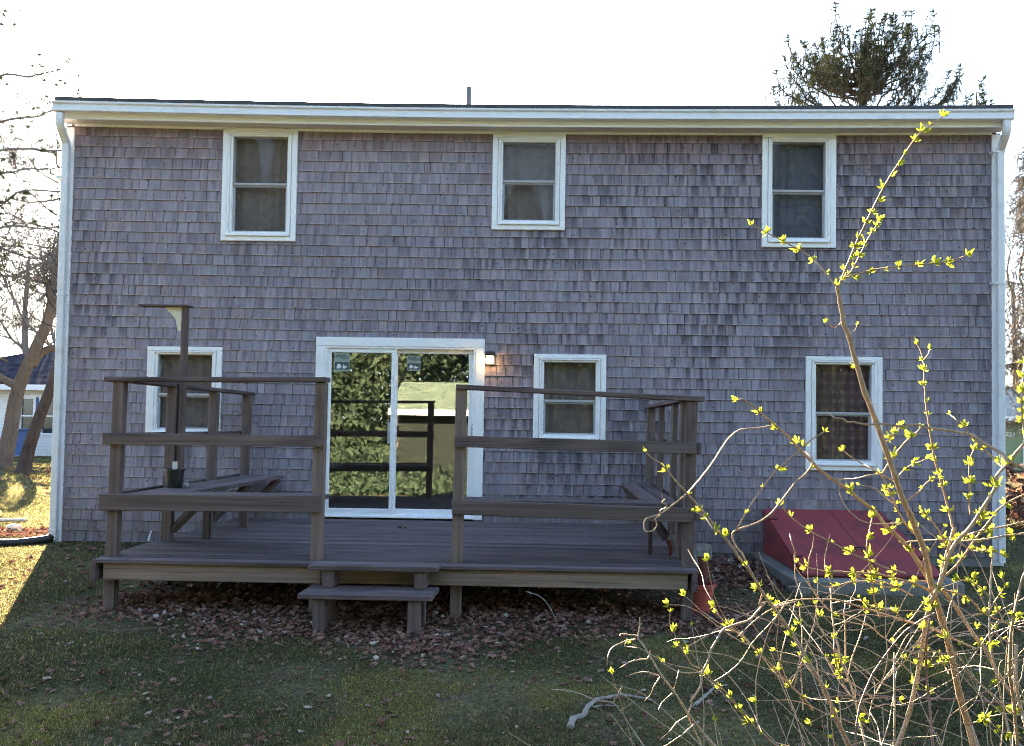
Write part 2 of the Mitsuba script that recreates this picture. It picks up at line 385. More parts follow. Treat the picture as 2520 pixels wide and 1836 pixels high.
# stems of the foreground shrubs and vines: (kind, points in metres, radius at each end, buds per 30 cm)
BRANCHES = [
    ('s',[[0.9,-8.332,-0.42],[1.047,-8.412,0.14],[1.096,-8.439,0.326],[1.025,-8.361,0.71],[1.015,-8.35,0.764],[0.989,-8.365,0.835],[0.96,-8.388,0.931],[0.924,-8.415,1.029],[0.898,-8.433,1.087],[0.877,-8.452,1.149],[0.863,-8.465,1.194],[0.841,-8.478,1.235],[0.822,-8.49,1.275],[0.8,-8.501,1.312],[0.778,-8.515,1.364],[0.754,-8.527,1.42],[0.727,-8.54,1.486],[0.699,-8.549,1.552],[0.674,-8.557,1.626],[0.659,-8.56,1.678],[0.646,-8.562,1.705],[0.638,-8.564,1.755],[0.627,-8.569,1.79]],0.01,0.005,1.2),
    ('s',[[0.629,-8.563,1.789],[0.653,-8.551,1.839],[0.671,-8.572,1.896],[0.699,-8.629,1.983],[0.721,-8.662,2.032],[0.76,-8.682,2.094],[0.816,-8.673,2.138]],0.0036,0.0015,9),
    ('s',[[0.641,-8.567,1.81],[0.668,-8.535,1.832],[0.689,-8.534,1.873],[0.701,-8.558,1.91],[0.73,-8.527,1.948]],0.002,0.0014,9),
    ('s',[[0.646,-8.564,1.811],[0.69,-8.602,1.822],[0.733,-8.643,1.823],[0.797,-8.651,1.829],[0.848,-8.643,1.839],[0.873,-8.662,1.847]],0.002,0.0013,7),
    ('s',[[0.62,-8.576,1.79],[0.6,-8.542,1.835],[0.58,-8.504,1.873],[0.538,-8.486,1.903],[0.489,-8.494,1.927],[0.456,-8.478,1.951]],0.0023,0.0012,6),
    ('s',[[0.648,-8.559,1.725],[0.634,-8.532,1.703],[0.599,-8.573,1.711]],0.0014,0.0009,3),
    ('s',[[0.654,-8.559,1.685],[0.678,-8.533,1.698],[0.668,-8.571,1.704]],0.0014,0.0009,2),
    ('s',[[0.952,-8.411,1.243],[0.952,-8.379,1.299],[0.934,-8.38,1.361],[0.92,-8.385,1.406],[0.909,-8.389,1.46],[0.904,-8.388,1.501],[0.9,-8.383,1.534],[0.903,-8.369,1.586],[0.91,-8.349,1.632],[0.911,-8.331,1.668],[0.905,-8.32,1.69]],0.0034,0.0015,7),
    ('s',[[0.919,-8.321,1.647],[0.929,-8.328,1.662],[0.942,-8.312,1.679]],0.0015,0.0013,6),
    ('p',[[0.866,-8.29,-0.42],[0.812,-8.209,0.125],[0.794,-8.182,0.307],[0.88,-8.261,0.671],[0.9,-8.28,0.757],[0.901,-8.323,0.848],[0.896,-8.362,0.923],[0.887,-8.416,1.021],[0.887,-8.445,1.075],[0.897,-8.473,1.124],[0.9,-8.505,1.19],[0.911,-8.522,1.224],[0.928,-8.536,1.25],[0.947,-8.555,1.295],[0.969,-8.574,1.348],[0.965,-8.579,1.368],[0.986,-8.591,1.401],[0.998,-8.598,1.423],[1.014,-8.608,1.45],[1.013,-8.617,1.452]],0.0073,0.0027,4),
    ('p',[[1.017,-8.611,1.448],[1.016,-8.603,1.492],[0.994,-8.641,1.539],[0.993,-8.647,1.582],[1.009,-8.62,1.623]],0.0022,0.0016,8),
    ('p',[[0.949,-8.426,1.243],[0.96,-8.346,1.148],[0.947,-8.342,1.086],[0.934,-8.328,1.037]],0.0044,0.0036,3),
    ('s',[[0.909,-8.409,1.092],[0.86,-8.434,1.163],[0.823,-8.433,1.212],[0.786,-8.431,1.246],[0.763,-8.429,1.276],[0.721,-8.429,1.31],[0.682,-8.432,1.34],[0.629,-8.441,1.374],[0.608,-8.448,1.393],[0.574,-8.46,1.423],[0.544,-8.473,1.454],[0.51,-8.489,1.48],[0.476,-8.505,1.505],[0.442,-8.522,1.53],[0.422,-8.531,1.541],[0.41,-8.525,1.539]],0.0059,0.0016,4),
    ('v',[[0.566,-8.529,1.421],[0.574,-8.552,1.408],[0.577,-8.553,1.393],[0.559,-8.554,1.368],[0.541,-8.554,1.353],[0.519,-8.554,1.324],[0.505,-8.553,1.305],[0.484,-8.551,1.279],[0.456,-8.549,1.26],[0.417,-8.546,1.245],[0.401,-8.545,1.232],[0.41,-8.544,1.205],[0.425,-8.543,1.187],[0.44,-8.543,1.154],[0.461,-8.545,1.119],[0.468,-8.547,1.101],[0.461,-8.549,1.08],[0.473,-8.551,1.085],[0.439,-8.559,1.048],[0.409,-8.566,1.039],[0.376,-8.575,1.028],[0.362,-8.581,1.01],[0.345,-8.591,0.984],[0.337,-8.599,0.961],[0.324,-8.608,0.941],[0.316,-8.62,0.911],[0.294,-8.624,0.881]],0.0023,0.0027,0),
    ('s',[[0.797,-8.517,-0.42],[0.837,-8.424,0.205],[0.85,-8.394,0.414],[0.668,-8.529,0.763],[0.626,-8.56,0.842],[0.601,-8.563,0.901],[0.569,-8.564,0.952],[0.538,-8.564,1.006],[0.507,-8.565,1.05],[0.486,-8.566,1.079],[0.463,-8.569,1.109],[0.437,-8.574,1.152],[0.41,-8.581,1.185],[0.383,-8.59,1.221],[0.352,-8.601,1.254],[0.321,-8.615,1.29],[0.295,-8.627,1.315],[0.257,-8.646,1.354],[0.227,-8.663,1.387],[0.204,-8.673,1.402],[0.189,-8.673,1.418]],0.0061,0.0013,4),
    ('s',[[0.351,-8.655,1.252],[0.334,-8.68,1.259],[0.324,-8.628,1.28],[0.319,-8.621,1.283],[0.3,-8.644,1.293]],0.0017,0.0013,4),
    ('v',[[0.49,-8.529,1.477],[0.448,-8.561,1.471],[0.412,-8.571,1.467],[0.387,-8.578,1.449],[0.368,-8.584,1.423],[0.35,-8.589,1.395],[0.328,-8.592,1.366],[0.307,-8.595,1.341],[0.285,-8.598,1.319],[0.249,-8.602,1.291],[0.29,-8.61,1.326],[0.263,-8.618,1.305],[0.232,-8.629,1.284],[0.201,-8.64,1.274],[0.196,-8.644,1.266],[0.195,-8.649,1.255],[0.199,-8.653,1.248],[0.208,-8.657,1.248],[0.217,-8.662,1.253],[0.221,-8.667,1.262],[0.218,-8.674,1.276],[0.227,-8.681,1.285],[0.226,-8.686,1.296],[0.235,-8.693,1.303],[0.236,-8.697,1.309],[0.227,-8.702,1.313],[0.234,-8.709,1.323],[0.226,-8.714,1.326],[0.226,-8.72,1.336]],0.0023,0.0013,0),
    ('s',[[0.403,-8.578,1.245],[0.425,-8.574,1.284],[0.448,-8.552,1.311],[0.474,-8.53,1.339],[0.504,-8.514,1.372],[0.534,-8.511,1.398],[0.558,-8.518,1.421],[0.581,-8.528,1.444],[0.614,-8.526,1.466]],0.0023,0.0014,4),
    ('v',[[0.979,-8.678,1.394],[0.948,-8.679,1.412],[0.935,-8.665,1.429],[0.916,-8.647,1.444],[0.898,-8.63,1.462],[0.88,-8.618,1.468],[0.848,-8.601,1.474],[0.816,-8.59,1.478],[0.794,-8.585,1.485],[0.76,-8.582,1.482],[0.722,-8.582,1.486],[0.68,-8.586,1.485],[0.655,-8.588,1.49],[0.641,-8.59,1.49],[0.628,-8.591,1.498],[0.611,-8.592,1.5],[0.597,-8.577,1.515]],0.0039,0.0016,0),
    ('s',[[0.993,-8.566,1.392],[0.989,-8.531,1.412],[0.967,-8.53,1.434],[0.941,-8.544,1.453],[0.923,-8.555,1.467],[0.913,-8.559,1.48],[0.898,-8.556,1.497],[0.895,-8.526,1.511]],0.0023,0.0014,6),
    ('s',[[0.807,-8.424,1.35],[0.784,-8.446,1.36],[0.763,-8.448,1.371],[0.749,-8.433,1.382],[0.735,-8.406,1.392],[0.717,-8.39,1.406],[0.688,-8.414,1.424]],0.002,0.0017,1),
    ('p',[[0.771,-8.427,1.367],[0.738,-8.448,1.365],[0.718,-8.421,1.356],[0.693,-8.391,1.351],[0.65,-8.417,1.352]],0.0015,0.0012,0),
    ('p',[[0.824,-8.419,1.251],[0.752,-8.472,1.254],[0.718,-8.488,1.259],[0.695,-8.49,1.27],[0.677,-8.485,1.289],[0.664,-8.48,1.314],[0.658,-8.482,1.337],[0.653,-8.511,1.359]],0.0015,0.0012,0),
    ('p',[[0.815,-8.412,1.294],[0.806,-8.405,1.302],[0.772,-8.45,1.319],[0.726,-8.513,1.34],[0.689,-8.522,1.345]],0.0015,0.0012,1),
    ('s',[[0.862,-8.417,1.224],[0.831,-8.432,1.251],[0.802,-8.449,1.293],[0.785,-8.444,1.336],[0.814,-8.422,1.292],[0.806,-8.404,1.319],[0.799,-8.392,1.348],[0.78,-8.411,1.367]],0.0029,0.0017,5),
    ('s',[[0.84,-8.415,1.303],[0.867,-8.426,1.328],[0.863,-8.464,1.345],[0.866,-8.49,1.358],[0.889,-8.476,1.36]],0.002,0.0014,6),
    ('s',[[0.793,-8.476,1.359],[0.816,-8.453,1.375],[0.833,-8.44,1.386],[0.842,-8.452,1.396],[0.845,-8.472,1.402],[0.86,-8.478,1.411]],0.0019,0.0014,6),
    ('s',[[0.78,-8.428,1.37],[0.792,-8.441,1.4],[0.808,-8.436,1.418],[0.82,-8.458,1.444],[0.822,-8.501,1.462],[0.827,-8.526,1.479]],0.0024,0.0019,6),
    ('s',[[0.769,-8.471,1.441],[0.77,-8.514,1.461],[0.798,-8.485,1.476],[0.793,-8.512,1.487]],0.0019,0.0014,9),
    ('s',[[0.969,-8.461,1.278],[0.965,-8.468,1.307],[0.943,-8.517,1.35],[0.935,-8.531,1.378],[0.944,-8.52,1.406],[0.954,-8.516,1.428]],0.0019,0.0014,6),
    ('v',[[1.045,-8.327,0.936],[0.976,-8.353,0.967],[0.915,-8.362,0.995],[0.856,-8.37,1.011],[0.795,-8.381,1.03],[0.754,-8.389,1.043],[0.713,-8.4,1.055],[0.68,-8.41,1.066],[0.643,-8.423,1.07],[0.598,-8.44,1.074],[0.56,-8.456,1.074],[0.531,-8.469,1.071],[0.507,-8.481,1.066],[0.551,-8.512,1.085],[0.513,-8.531,1.08],[0.476,-8.551,1.072],[0.432,-8.577,1.048],[0.407,-8.578,1.023]],0.0031,0.0014,0),
    ('s',[[0.893,-8.423,1.093],[0.852,-8.452,1.112],[0.808,-8.472,1.125],[0.757,-8.482,1.137],[0.708,-8.479,1.141],[0.664,-8.472,1.141],[0.628,-8.473,1.142],[0.601,-8.478,1.148],[0.581,-8.486,1.156],[0.559,-8.512,1.17]],0.0034,0.0014,5),
    ('d',[[0.816,-8.628,1.083],[0.783,-8.634,1.067],[0.757,-8.617,1.04],[0.739,-8.603,1.009],[0.723,-8.594,0.98],[0.701,-8.59,0.944],[0.682,-8.596,0.909],[0.664,-8.61,0.876],[0.651,-8.627,0.841],[0.65,-8.627,0.798],[0.634,-8.625,0.348],[0.623,-8.574,-0.42]],0.002,0.0029,0),
    ('d',[[0.848,-8.528,1.049],[0.839,-8.533,1.008],[0.851,-8.5,0.933],[0.859,-8.49,0.877],[0.859,-8.504,0.829],[0.855,-8.526,0.766],[0.827,-8.674,0.342],[0.805,-8.739,-0.42]],0.0028,0.0037,0),
    ('p',[[0.692,-8.319,1.077],[0.687,-8.341,1.043],[0.684,-8.369,0.996],[0.689,-8.385,0.954],[0.699,-8.39,0.907],[0.718,-8.387,0.866],[0.731,-8.382,0.828],[0.744,-8.379,0.775],[0.748,-8.411,0.722],[0.775,-8.645,0.339],[0.797,-8.777,-0.42]],0.0021,0.0034,2),
    ('s',[[0.964,-8.764,1.241],[0.935,-8.758,1.187],[0.921,-8.762,1.144],[0.912,-8.76,1.097],[0.912,-8.749,1.049],[0.926,-8.72,0.979],[0.954,-8.683,0.905],[0.972,-8.662,0.818],[1.064,-8.559,0.389],[1.135,-8.429,-0.42]],0.0024,0.0047,1.5),
    ('p',[[0.989,-8.624,1.019],[0.988,-8.626,0.937],[1.017,-8.59,0.871],[1.011,-8.613,0.851]],0.004,0.0035,0),
    ('p',[[1.044,-8.415,1.183],[1.032,-8.431,1.134],[1.011,-8.467,1.071],[0.999,-8.488,1.021],[0.999,-8.498,0.971],[1.009,-8.499,0.918],[1.026,-8.491,0.846],[1.037,-8.511,0.765],[1.093,-8.618,0.331],[1.137,-8.651,-0.42]],0.0024,0.0033,3),
    ('s',[[0.993,-8.263,1.069],[1.05,-8.232,1.004],[1.081,-8.244,0.951],[1.109,-8.259,0.908],[1.134,-8.263,0.855],[1.173,-8.248,0.804],[1.218,-8.223,0.773]],0.0058,0.0048,1),
    ('b',[[0.68,-8.561,-0.42],[0.652,-8.691,0.257],[0.643,-8.735,0.482],[0.343,-8.661,0.804],[0.32,-8.656,0.828],[0.288,-8.68,0.869],[0.267,-8.7,0.901],[0.247,-8.717,0.932],[0.222,-8.729,0.964],[0.201,-8.73,0.996],[0.184,-8.723,1.023],[0.174,-8.717,1.036],[0.177,-8.711,1.055],[0.177,-8.715,1.078]],0.0043,0.0013,0),
    ('b',[[0.175,-8.709,1.041],[0.143,-8.71,1.044],[0.139,-8.724,1.043]],0.0016,0.001,0),
    ('b',[[0.173,-8.698,1.031],[0.158,-8.676,1.023],[0.137,-8.686,1.017],[0.12,-8.717,1.014],[0.112,-8.744,1.004],[0.112,-8.728,0.982]],0.0016,0.001,0),
    ('b',[[0.155,-8.698,1.026],[0.152,-8.678,1.011],[0.172,-8.728,1.021]],0.0016,0.001,0),
    ('b',[[0.198,-8.705,0.995],[0.204,-8.691,1.004],[0.202,-8.714,1.015]],0.0016,0.001,0),
    ('b',[[0.198,-8.691,0.99],[0.169,-8.725,0.995],[0.151,-8.74,0.992],[0.137,-8.717,0.977]],0.0016,0.001,0),
    ('b',[[0.221,-8.701,0.959],[0.195,-8.736,0.974],[0.182,-8.716,0.968],[0.158,-8.712,0.959]],0.0016,0.001,0),
    ('b',[[0.223,-8.697,0.954],[0.206,-8.738,0.946],[0.203,-8.717,0.926],[0.191,-8.711,0.91]],0.0016,0.001,0),
    ('b',[[0.252,-8.692,0.924],[0.252,-8.741,0.963],[0.26,-8.714,0.974]],0.0016,0.001,0),
    ('b',[[0.249,-8.703,0.924],[0.229,-8.701,0.904],[0.217,-8.729,0.897]],0.0016,0.001,0),
    ('b',[[0.281,-8.692,0.874],[0.259,-8.699,0.863],[0.239,-8.743,0.86],[0.223,-8.721,0.837]],0.0016,0.001,0),
    ('b',[[0.295,-8.694,0.859],[0.262,-8.739,0.85],[0.237,-8.712,0.82],[0.002,-8.455,0.534],[-0.181,-8.206,-0.42]],0.0016,0.001,0),
    ('g',[[0.49,-8.112,-0.42],[0.446,-8.369,0.205],[0.431,-8.455,0.413],[0.243,-8.212,0.639],[0.215,-8.176,0.672],[0.184,-8.18,0.717],[0.161,-8.185,0.741],[0.119,-8.186,0.746],[0.084,-8.177,0.758],[0.039,-8.15,0.76],[0.002,-8.121,0.754]],0.0027,0.0014,0),
    ('g',[[0.18,-8.225,0.732],[0.199,-8.22,0.745],[0.219,-8.215,0.759]],0.0016,0.0011,0),
    ('g',[[0.163,-8.211,0.751],[0.171,-8.247,0.783],[0.184,-8.217,0.792]],0.0016,0.0011,0),
    ('s',[[0.879,-8.448,-0.42],[0.846,-8.422,0.235],[0.834,-8.413,0.453],[0.523,-8.462,0.736],[0.488,-8.468,0.767],[0.456,-8.491,0.8],[0.429,-8.512,0.833],[0.405,-8.53,0.864],[0.38,-8.544,0.89],[0.356,-8.553,0.911],[0.332,-8.558,0.934],[0.313,-8.559,0.943],[0.305,-8.558,0.956],[0.291,-8.556,0.976],[0.281,-8.554,0.992],[0.272,-8.551,1.014],[0.264,-8.549,1.032],[0.263,-8.563,1.063]],0.0029,0.0011,5),
    ('s',[[0.618,-8.422,0.808],[0.585,-8.454,0.848],[0.552,-8.473,0.879],[0.523,-8.483,0.911],[0.49,-8.482,0.943],[0.465,-8.476,0.967],[0.429,-8.473,0.999],[0.394,-8.483,1.03],[0.371,-8.512,1.052]],0.0034,0.0014,5),
    ('g',[[0.719,-8.127,-0.42],[0.666,-8.354,0.219],[0.648,-8.429,0.432],[0.39,-8.227,0.648],[0.36,-8.203,0.673],[0.324,-8.159,0.695],[0.28,-8.135,0.728],[0.233,-8.138,0.757],[0.168,-8.128,0.77]],0.0021,0.0011,0),
    ('b',[[0.324,-8.615,0.79],[0.308,-8.618,0.821],[0.286,-8.676,0.867],[0.292,-8.676,0.897]],0.0022,0.0017,0),
    ('p',[[0.623,-8.317,1.052],[0.623,-8.297,1.064],[0.612,-8.292,1.094],[0.605,-8.312,1.129],[0.599,-8.34,1.164],[0.588,-8.35,1.188],[0.589,-8.327,1.208]],0.0015,0.0015,0),
    ('p',[[0.86,-8.311,0.936],[0.828,-8.293,0.954],[0.792,-8.304,0.983],[0.739,-8.325,1.01],[0.687,-8.343,1.024],[0.666,-8.348,1.044],[0.65,-8.35,1.063],[0.629,-8.345,1.096],[0.609,-8.332,1.124],[0.605,-8.319,1.157]],0.0021,0.0013,0),
    ('p',[[0.699,-8.329,1.064],[0.685,-8.337,1.096],[0.682,-8.306,1.122],[0.685,-8.291,1.147],[0.688,-8.293,1.167],[0.689,-8.321,1.209]],0.0015,0.0013,0),
    ('s',[[0.814,-8.475,1.142],[0.767,-8.502,1.155],[0.729,-8.511,1.17],[0.694,-8.51,1.183],[0.665,-8.502,1.199],[0.626,-8.488,1.218],[0.578,-8.48,1.245],[0.54,-8.488,1.274],[0.515,-8.514,1.297]],0.0024,0.0014,5.5),
    ('s',[[0.78,-8.411,1.025],[0.772,-8.402,1.057],[0.75,-8.442,1.115],[0.731,-8.476,1.168],[0.722,-8.485,1.201],[0.729,-8.479,1.233],[0.74,-8.469,1.265]],0.0024,0.0017,5),
    ('p',[[1.077,-8.512,1.335],[1.039,-8.489,1.308],[1.048,-8.414,1.275]],0.0019,0.0024,4),
    ('p',[[1.08,-8.512,1.273],[1.037,-8.479,1.253],[0.993,-8.475,1.244],[0.982,-8.422,1.227]],0.0019,0.0024,3),
    ('p',[[1.074,-8.517,1.244],[1.018,-8.517,1.236],[0.974,-8.514,1.227],[0.933,-8.489,1.22],[0.898,-8.446,1.217],[0.86,-8.405,1.208],[0.828,-8.411,1.206]],0.0028,0.0015,2),
    ('s',[[0.977,-8.318,1.113],[1.012,-8.316,1.148],[1.019,-8.383,1.212],[1.042,-8.428,1.277]],0.0036,0.0029,3),
    ('s',[[0.92,-8.428,1.098],[0.96,-8.467,1.088],[0.996,-8.46,1.055],[1.027,-8.457,1.04],[1.06,-8.475,1.027],[1.073,-8.518,1.019]],0.0029,0.0019,5),
    ('s',[[0.932,-8.377,1.092],[0.9,-8.382,1.108],[0.862,-8.364,1.104],[0.822,-8.369,1.089],[0.764,-8.404,1.109],[0.711,-8.427,1.127]],0.0025,0.0015,5),
    ('s',[[0.872,-8.375,1.072],[0.837,-8.37,1.089],[0.803,-8.36,1.102],[0.745,-8.373,1.103],[0.708,-8.394,1.103],[0.651,-8.431,1.097],[0.623,-8.429,1.109]],0.0025,0.0012,5),
    ('s',[[0.935,-8.429,1.179],[0.904,-8.457,1.23],[0.875,-8.465,1.267],[0.831,-8.52,1.296]],0.0024,0.0014,9),
    ('s',[[0.955,-8.425,1.212],[0.99,-8.428,1.191],[0.999,-8.484,1.199],[1.008,-8.529,1.195]],0.0024,0.0014,9),
    ('s',[[0.96,-8.469,1.243],[0.992,-8.462,1.268],[0.982,-8.512,1.298],[0.985,-8.528,1.331]],0.0024,0.0014,10),
    ('s',[[1.014,-8.461,1.088],[0.974,-8.499,1.116],[0.934,-8.531,1.135],[0.917,-8.516,1.135]],0.0019,0.0014,9),
    ('s',[[1.007,-8.474,1.061],[1.032,-8.461,1.088],[1.022,-8.508,1.118],[1.008,-8.529,1.143]],0.0019,0.0014,9),
    ('s',[[0.832,-8.429,1.023],[0.797,-8.435,1.049],[0.756,-8.427,1.054],[0.711,-8.472,1.084]],0.002,0.0014,6),
    ('s',[[0.932,-8.564,0.833],[0.939,-8.604,0.853],[0.95,-8.623,0.84],[0.995,-8.612,0.824]],0.0018,0.0013,9),
    ('s',[[0.992,-8.625,0.888],[1.019,-8.592,0.851],[1.006,-8.628,0.837]],0.0018,0.0013,9),
    ('p',[[0.902,-8.375,0.994],[0.858,-8.411,0.949],[0.834,-8.407,0.915],[0.794,-8.385,0.863],[0.773,-8.382,0.813],[0.754,-8.414,0.779]],0.002,0.0015,1),
    ('p',[[0.945,-8.429,0.941],[0.911,-8.441,0.929],[0.877,-8.419,0.915],[0.835,-8.431,0.932],[0.789,-8.474,0.978]],0.002,0.0014,4),
    ('s',[[0.699,-8.411,0.872],[0.676,-8.426,0.906],[0.661,-8.448,0.948],[0.67,-8.416,0.976]],0.002,0.0015,3),
    ('p',[[0.656,-8.212,0.741],[0.655,-8.2,0.807],[0.641,-8.235,0.884],[0.641,-8.25,0.936],[0.64,-8.221,1.014]],0.0021,0.0013,2),
    ('p',[[0.716,-8.216,0.76],[0.686,-8.248,0.825],[0.682,-8.232,0.876],[0.656,-8.211,0.927]],0.0021,0.0013,0),
    ('p',[[0.765,-8.213,0.873],[0.758,-8.232,0.958],[0.75,-8.249,1.002],[0.763,-8.224,1.023]],0.0021,0.0013,0),
    ('p',[[0.769,-8.213,0.817],[0.771,-8.242,0.885],[0.792,-8.239,0.94],[0.817,-8.212,0.995]],0.0021,0.0013,1),
    ('d',[[1.244,-8.174,0.754],[1.164,-8.162,0.757],[1.071,-8.142,0.757],[0.944,-8.147,0.76],[0.832,-8.172,0.773],[0.744,-8.191,0.773],[0.686,-8.179,0.762]],0.0027,0.0022,0),
    ('p',[[0.794,-8.462,0.742],[0.787,-8.485,0.821],[0.781,-8.495,0.895],[0.791,-8.464,0.958]],0.0029,0.0024,0),
    ('s',[[0.939,-8.419,0.898],[0.941,-8.39,0.912],[0.91,-8.427,0.951],[0.891,-8.428,0.929]],0.002,0.0015,6),
]

# ------------------------------------------------------------------ ground
def axis_grid(lo, hi, near_lo, near_hi, step, far=14):
    a = np.arange(near_lo, near_hi + 1e-6, step)
    l = near_lo - np.geomspace(step, near_lo - lo, far)
    r_ = near_hi + np.geomspace(step, hi - near_hi, far)
    return np.concatenate([l[::-1], a, r_])

gx, gy = np.meshgrid(axis_grid(-400, 400, -16, 10, .25), axis_grid(-400, 900, -12, 18, .25), indexing='ij')
gv = np.stack([gx, gy, ground_z(gx, gy)], -1).reshape(-1, 3)
gi = np.arange(gx.size).reshape(gx.shape)
gf = np.stack([gi[:-1, :-1], gi[1:, :-1], gi[1:, 1:], gi[:-1, 1:]], -1).reshape(-1, 4)
k = put('lawn', (gv, np.vstack([gf[:, [0, 1, 2]], gf[:, [0, 2, 3]]])), 'lawn_soil', smooth=True)
tag(k, 'patchy mossy lawn around the shingled house', 'lawn', kind='structure')

# ------------------------------------------------------------------ the house
HX0, HX1, HD = -6.09, 5.33, 8.0
house = thing('house', 'two-storey gray cedar-shingled house seen from the back, with white trim and a sliding door', 'house')

def sag(x, z):
    """The old eave hangs a little lower in the middle than at both ends."""
    return .00027 * z * (x + .4) ** 2

DOOR = (-2.912, -.863, .345, 2.518)
openings = [(w[0] + .03, w[1] - .03, w[2] + .03, w[3] - .03) for w in WINDOWS] + [(DOOR[0] + .05, DOOR[1] - .05, .30, DOOR[3] - .05)]
ZTOP = 5.06
sheath = Polygon([(HX0, -.12), (HX1, -.12), (HX1, 5.10), (HX0, 5.10)])
for o in openings: sheath = sheath.difference(sbox(o[0], o[2], o[1], o[3]))
m = trimesh.creation.extrude_polygon(sheath, .10, engine='earcut')
wv = np.array(m.vertices)
shell = [(np.stack([wv[:, 0], .12 - wv[:, 2], wv[:, 1]], -1), np.array(m.faces)),
         bx(HX0, HX0 + .12, .12, HD, -.12, 5.25), bx(HX1 - .12, HX1, .12, HD, -.12, 5.25), bx(HX0, HX1, HD, HD + .12, -.12, 5.4)]
wall = put('wall', cat(shell), 'interior_wall', house)
tag(wall, 'gray weathered cedar shingle wall')
put('foundation', cbox(HX0 + .01, HX1 - .01, .004, .10, -.5, -.004), 'concrete', house)

# shingles: one wedge each, laid in courses and cut round the openings
EXPO = .1298
cut = [(w[0], w[1], w[2], w[3]) for w in WINDOWS] + [(DOOR[0], DOOR[1], .20, DOOR[3])]
SX0, SX1 = -5.972, 5.210
pieces = []
course = 0
zc = 0.0
while zc < ZTOP - .02:
    z0, z1 = zc, min(zc + EXPO, ZTOP + .02)
    x = SX0
    xs = [SX0]
    last = 0
    while x < SX1:
        w = float(rng.choice([rng.uniform(.075, .11), rng.uniform(.105, .155), rng.uniform(.15, .205)], p=[.32, .45, .23]))
        x += w
        xs.append(x)
    xs = [q for q in xs if q < SX1 - .04] + [SX1]
    for a, b in zip(xs[:-1], xs[1:]):
        free = [(a, b, z0, z1)]
        for (ox0, ox1, oz0, oz1) in cut:
            nxt = []
            for (p0, p1, q0, q1) in free:
                if p1 <= ox0 or p0 >= ox1 or q1 <= oz0 or q0 >= oz1:
                    nxt.append((p0, p1, q0, q1)); continue
                if p0 < ox0: nxt.append((p0, ox0, q0, q1))
                if p1 > ox1: nxt.append((ox1, p1, q0, q1))
                c0, c1 = max(p0, ox0), min(p1, ox1)
                if q0 < oz0: nxt.append((c0, c1, q0, oz0))
                if q1 > oz1: nxt.append((c0, c1, oz1, q1))
            free = nxt
        for (p0, p1, q0, q1) in free:
            if p1 - p0 < .018 or q1 - q0 < .012: continue
            pieces.append((p0, p1, q0, q1))
    zc += EXPO
    course += 1

def shingle(p0, p1, q0, q1):
    g = rng.choice([rng.uniform(.0008, .002), rng.uniform(.0018, .0042)])
    wav = .0025 * math.sin(p0 * 2.1 + q0 * 9)
    jit = rng.uniform(-.0013, .0013) + wav
    bt = rng.uniform(.0130, .0168)
    hi = q1 + .012
    lo = q0 + jit
    skew = rng.uniform(-.0012, .0012)
    cup = rng.uniform(-.0015, .0015)
    v = np.array([[p0 + g, -bt, lo + skew], [p1 - g, -bt + cup, lo - skew], [p1 - g, .018, lo - skew], [p0 + g, .018, lo + skew],
                  [p0 + g, .0015, hi], [p1 - g, .0015, hi], [p1 - g, .0185, hi], [p0 + g, .0185, hi]])
    v[:, 2] += sag(v[:, 0], v[:, 2])
    f = np.array([[0, 1, 5], [0, 5, 4], [1, 2, 6], [1, 6, 5], [2, 3, 7], [2, 7, 6], [3, 0, 4], [3, 4, 7], [4, 5, 6], [4, 6, 7], [3, 2, 1], [3, 1, 0]])
    t = rng.beta(3.2, 3.2)
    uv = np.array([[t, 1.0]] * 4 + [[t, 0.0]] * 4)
    return v, f, uv

def hidden(p0, p1, q0, q1):
    return q1 < 1.0 and -3.9 < p0 < 1.6 or (p0 > 2.2 and q1 < .55)

order = sorted(range(len(pieces)), key=lambda i: -((pieces[i][1] - pieces[i][0]) * (pieces[i][3] - pieces[i][2]) if not hidden(*pieces[i]) else 0))
single = set(order[:300])
rest_v, rest_f, rest_u, n = [], [], [], 0
for i, q in enumerate(pieces):
    v, f, uv = shingle(*q)
    if i in single:
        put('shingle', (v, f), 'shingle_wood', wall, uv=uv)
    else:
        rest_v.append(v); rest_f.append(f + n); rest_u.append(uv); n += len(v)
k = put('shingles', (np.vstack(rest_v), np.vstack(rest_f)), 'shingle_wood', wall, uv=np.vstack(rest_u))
tag(k, kind='stuff')
# one fresh pale shingle above the cellar hatch
v, f, uv = shingle(2.965, 3.135, .5192, .649)
v[:, 1] -= .006
uv[:, 0] = 1.0
k = put('patched_shingle', (v, f), 'weathered_gray', wall)
tag(k, 'fresh pale replacement shingle above the cellar hatch')

# corner boards, eave
put('corner_board', cbox(HX0 - .004, SX0 + .002, -.026, .3, -.03, 5.07), 'white_trim', house)
put('corner_board', cbox(SX1 - .002, HX1 + .004, -.026, .3, -.10, 5.07), 'white_trim', house)

def long_x(poly, x0, x1, cuts=24):
    """A profile in (y, z) run along the eave, following its sag."""
    v, f = prism(poly, 0, x0, x1, cuts)
    v[:, 2] += sag(v[:, 0], 5.0) * .9 - .004 + .0045 * (v[:, 0] < -2) * (-2 - v[:, 0])
    return v, f

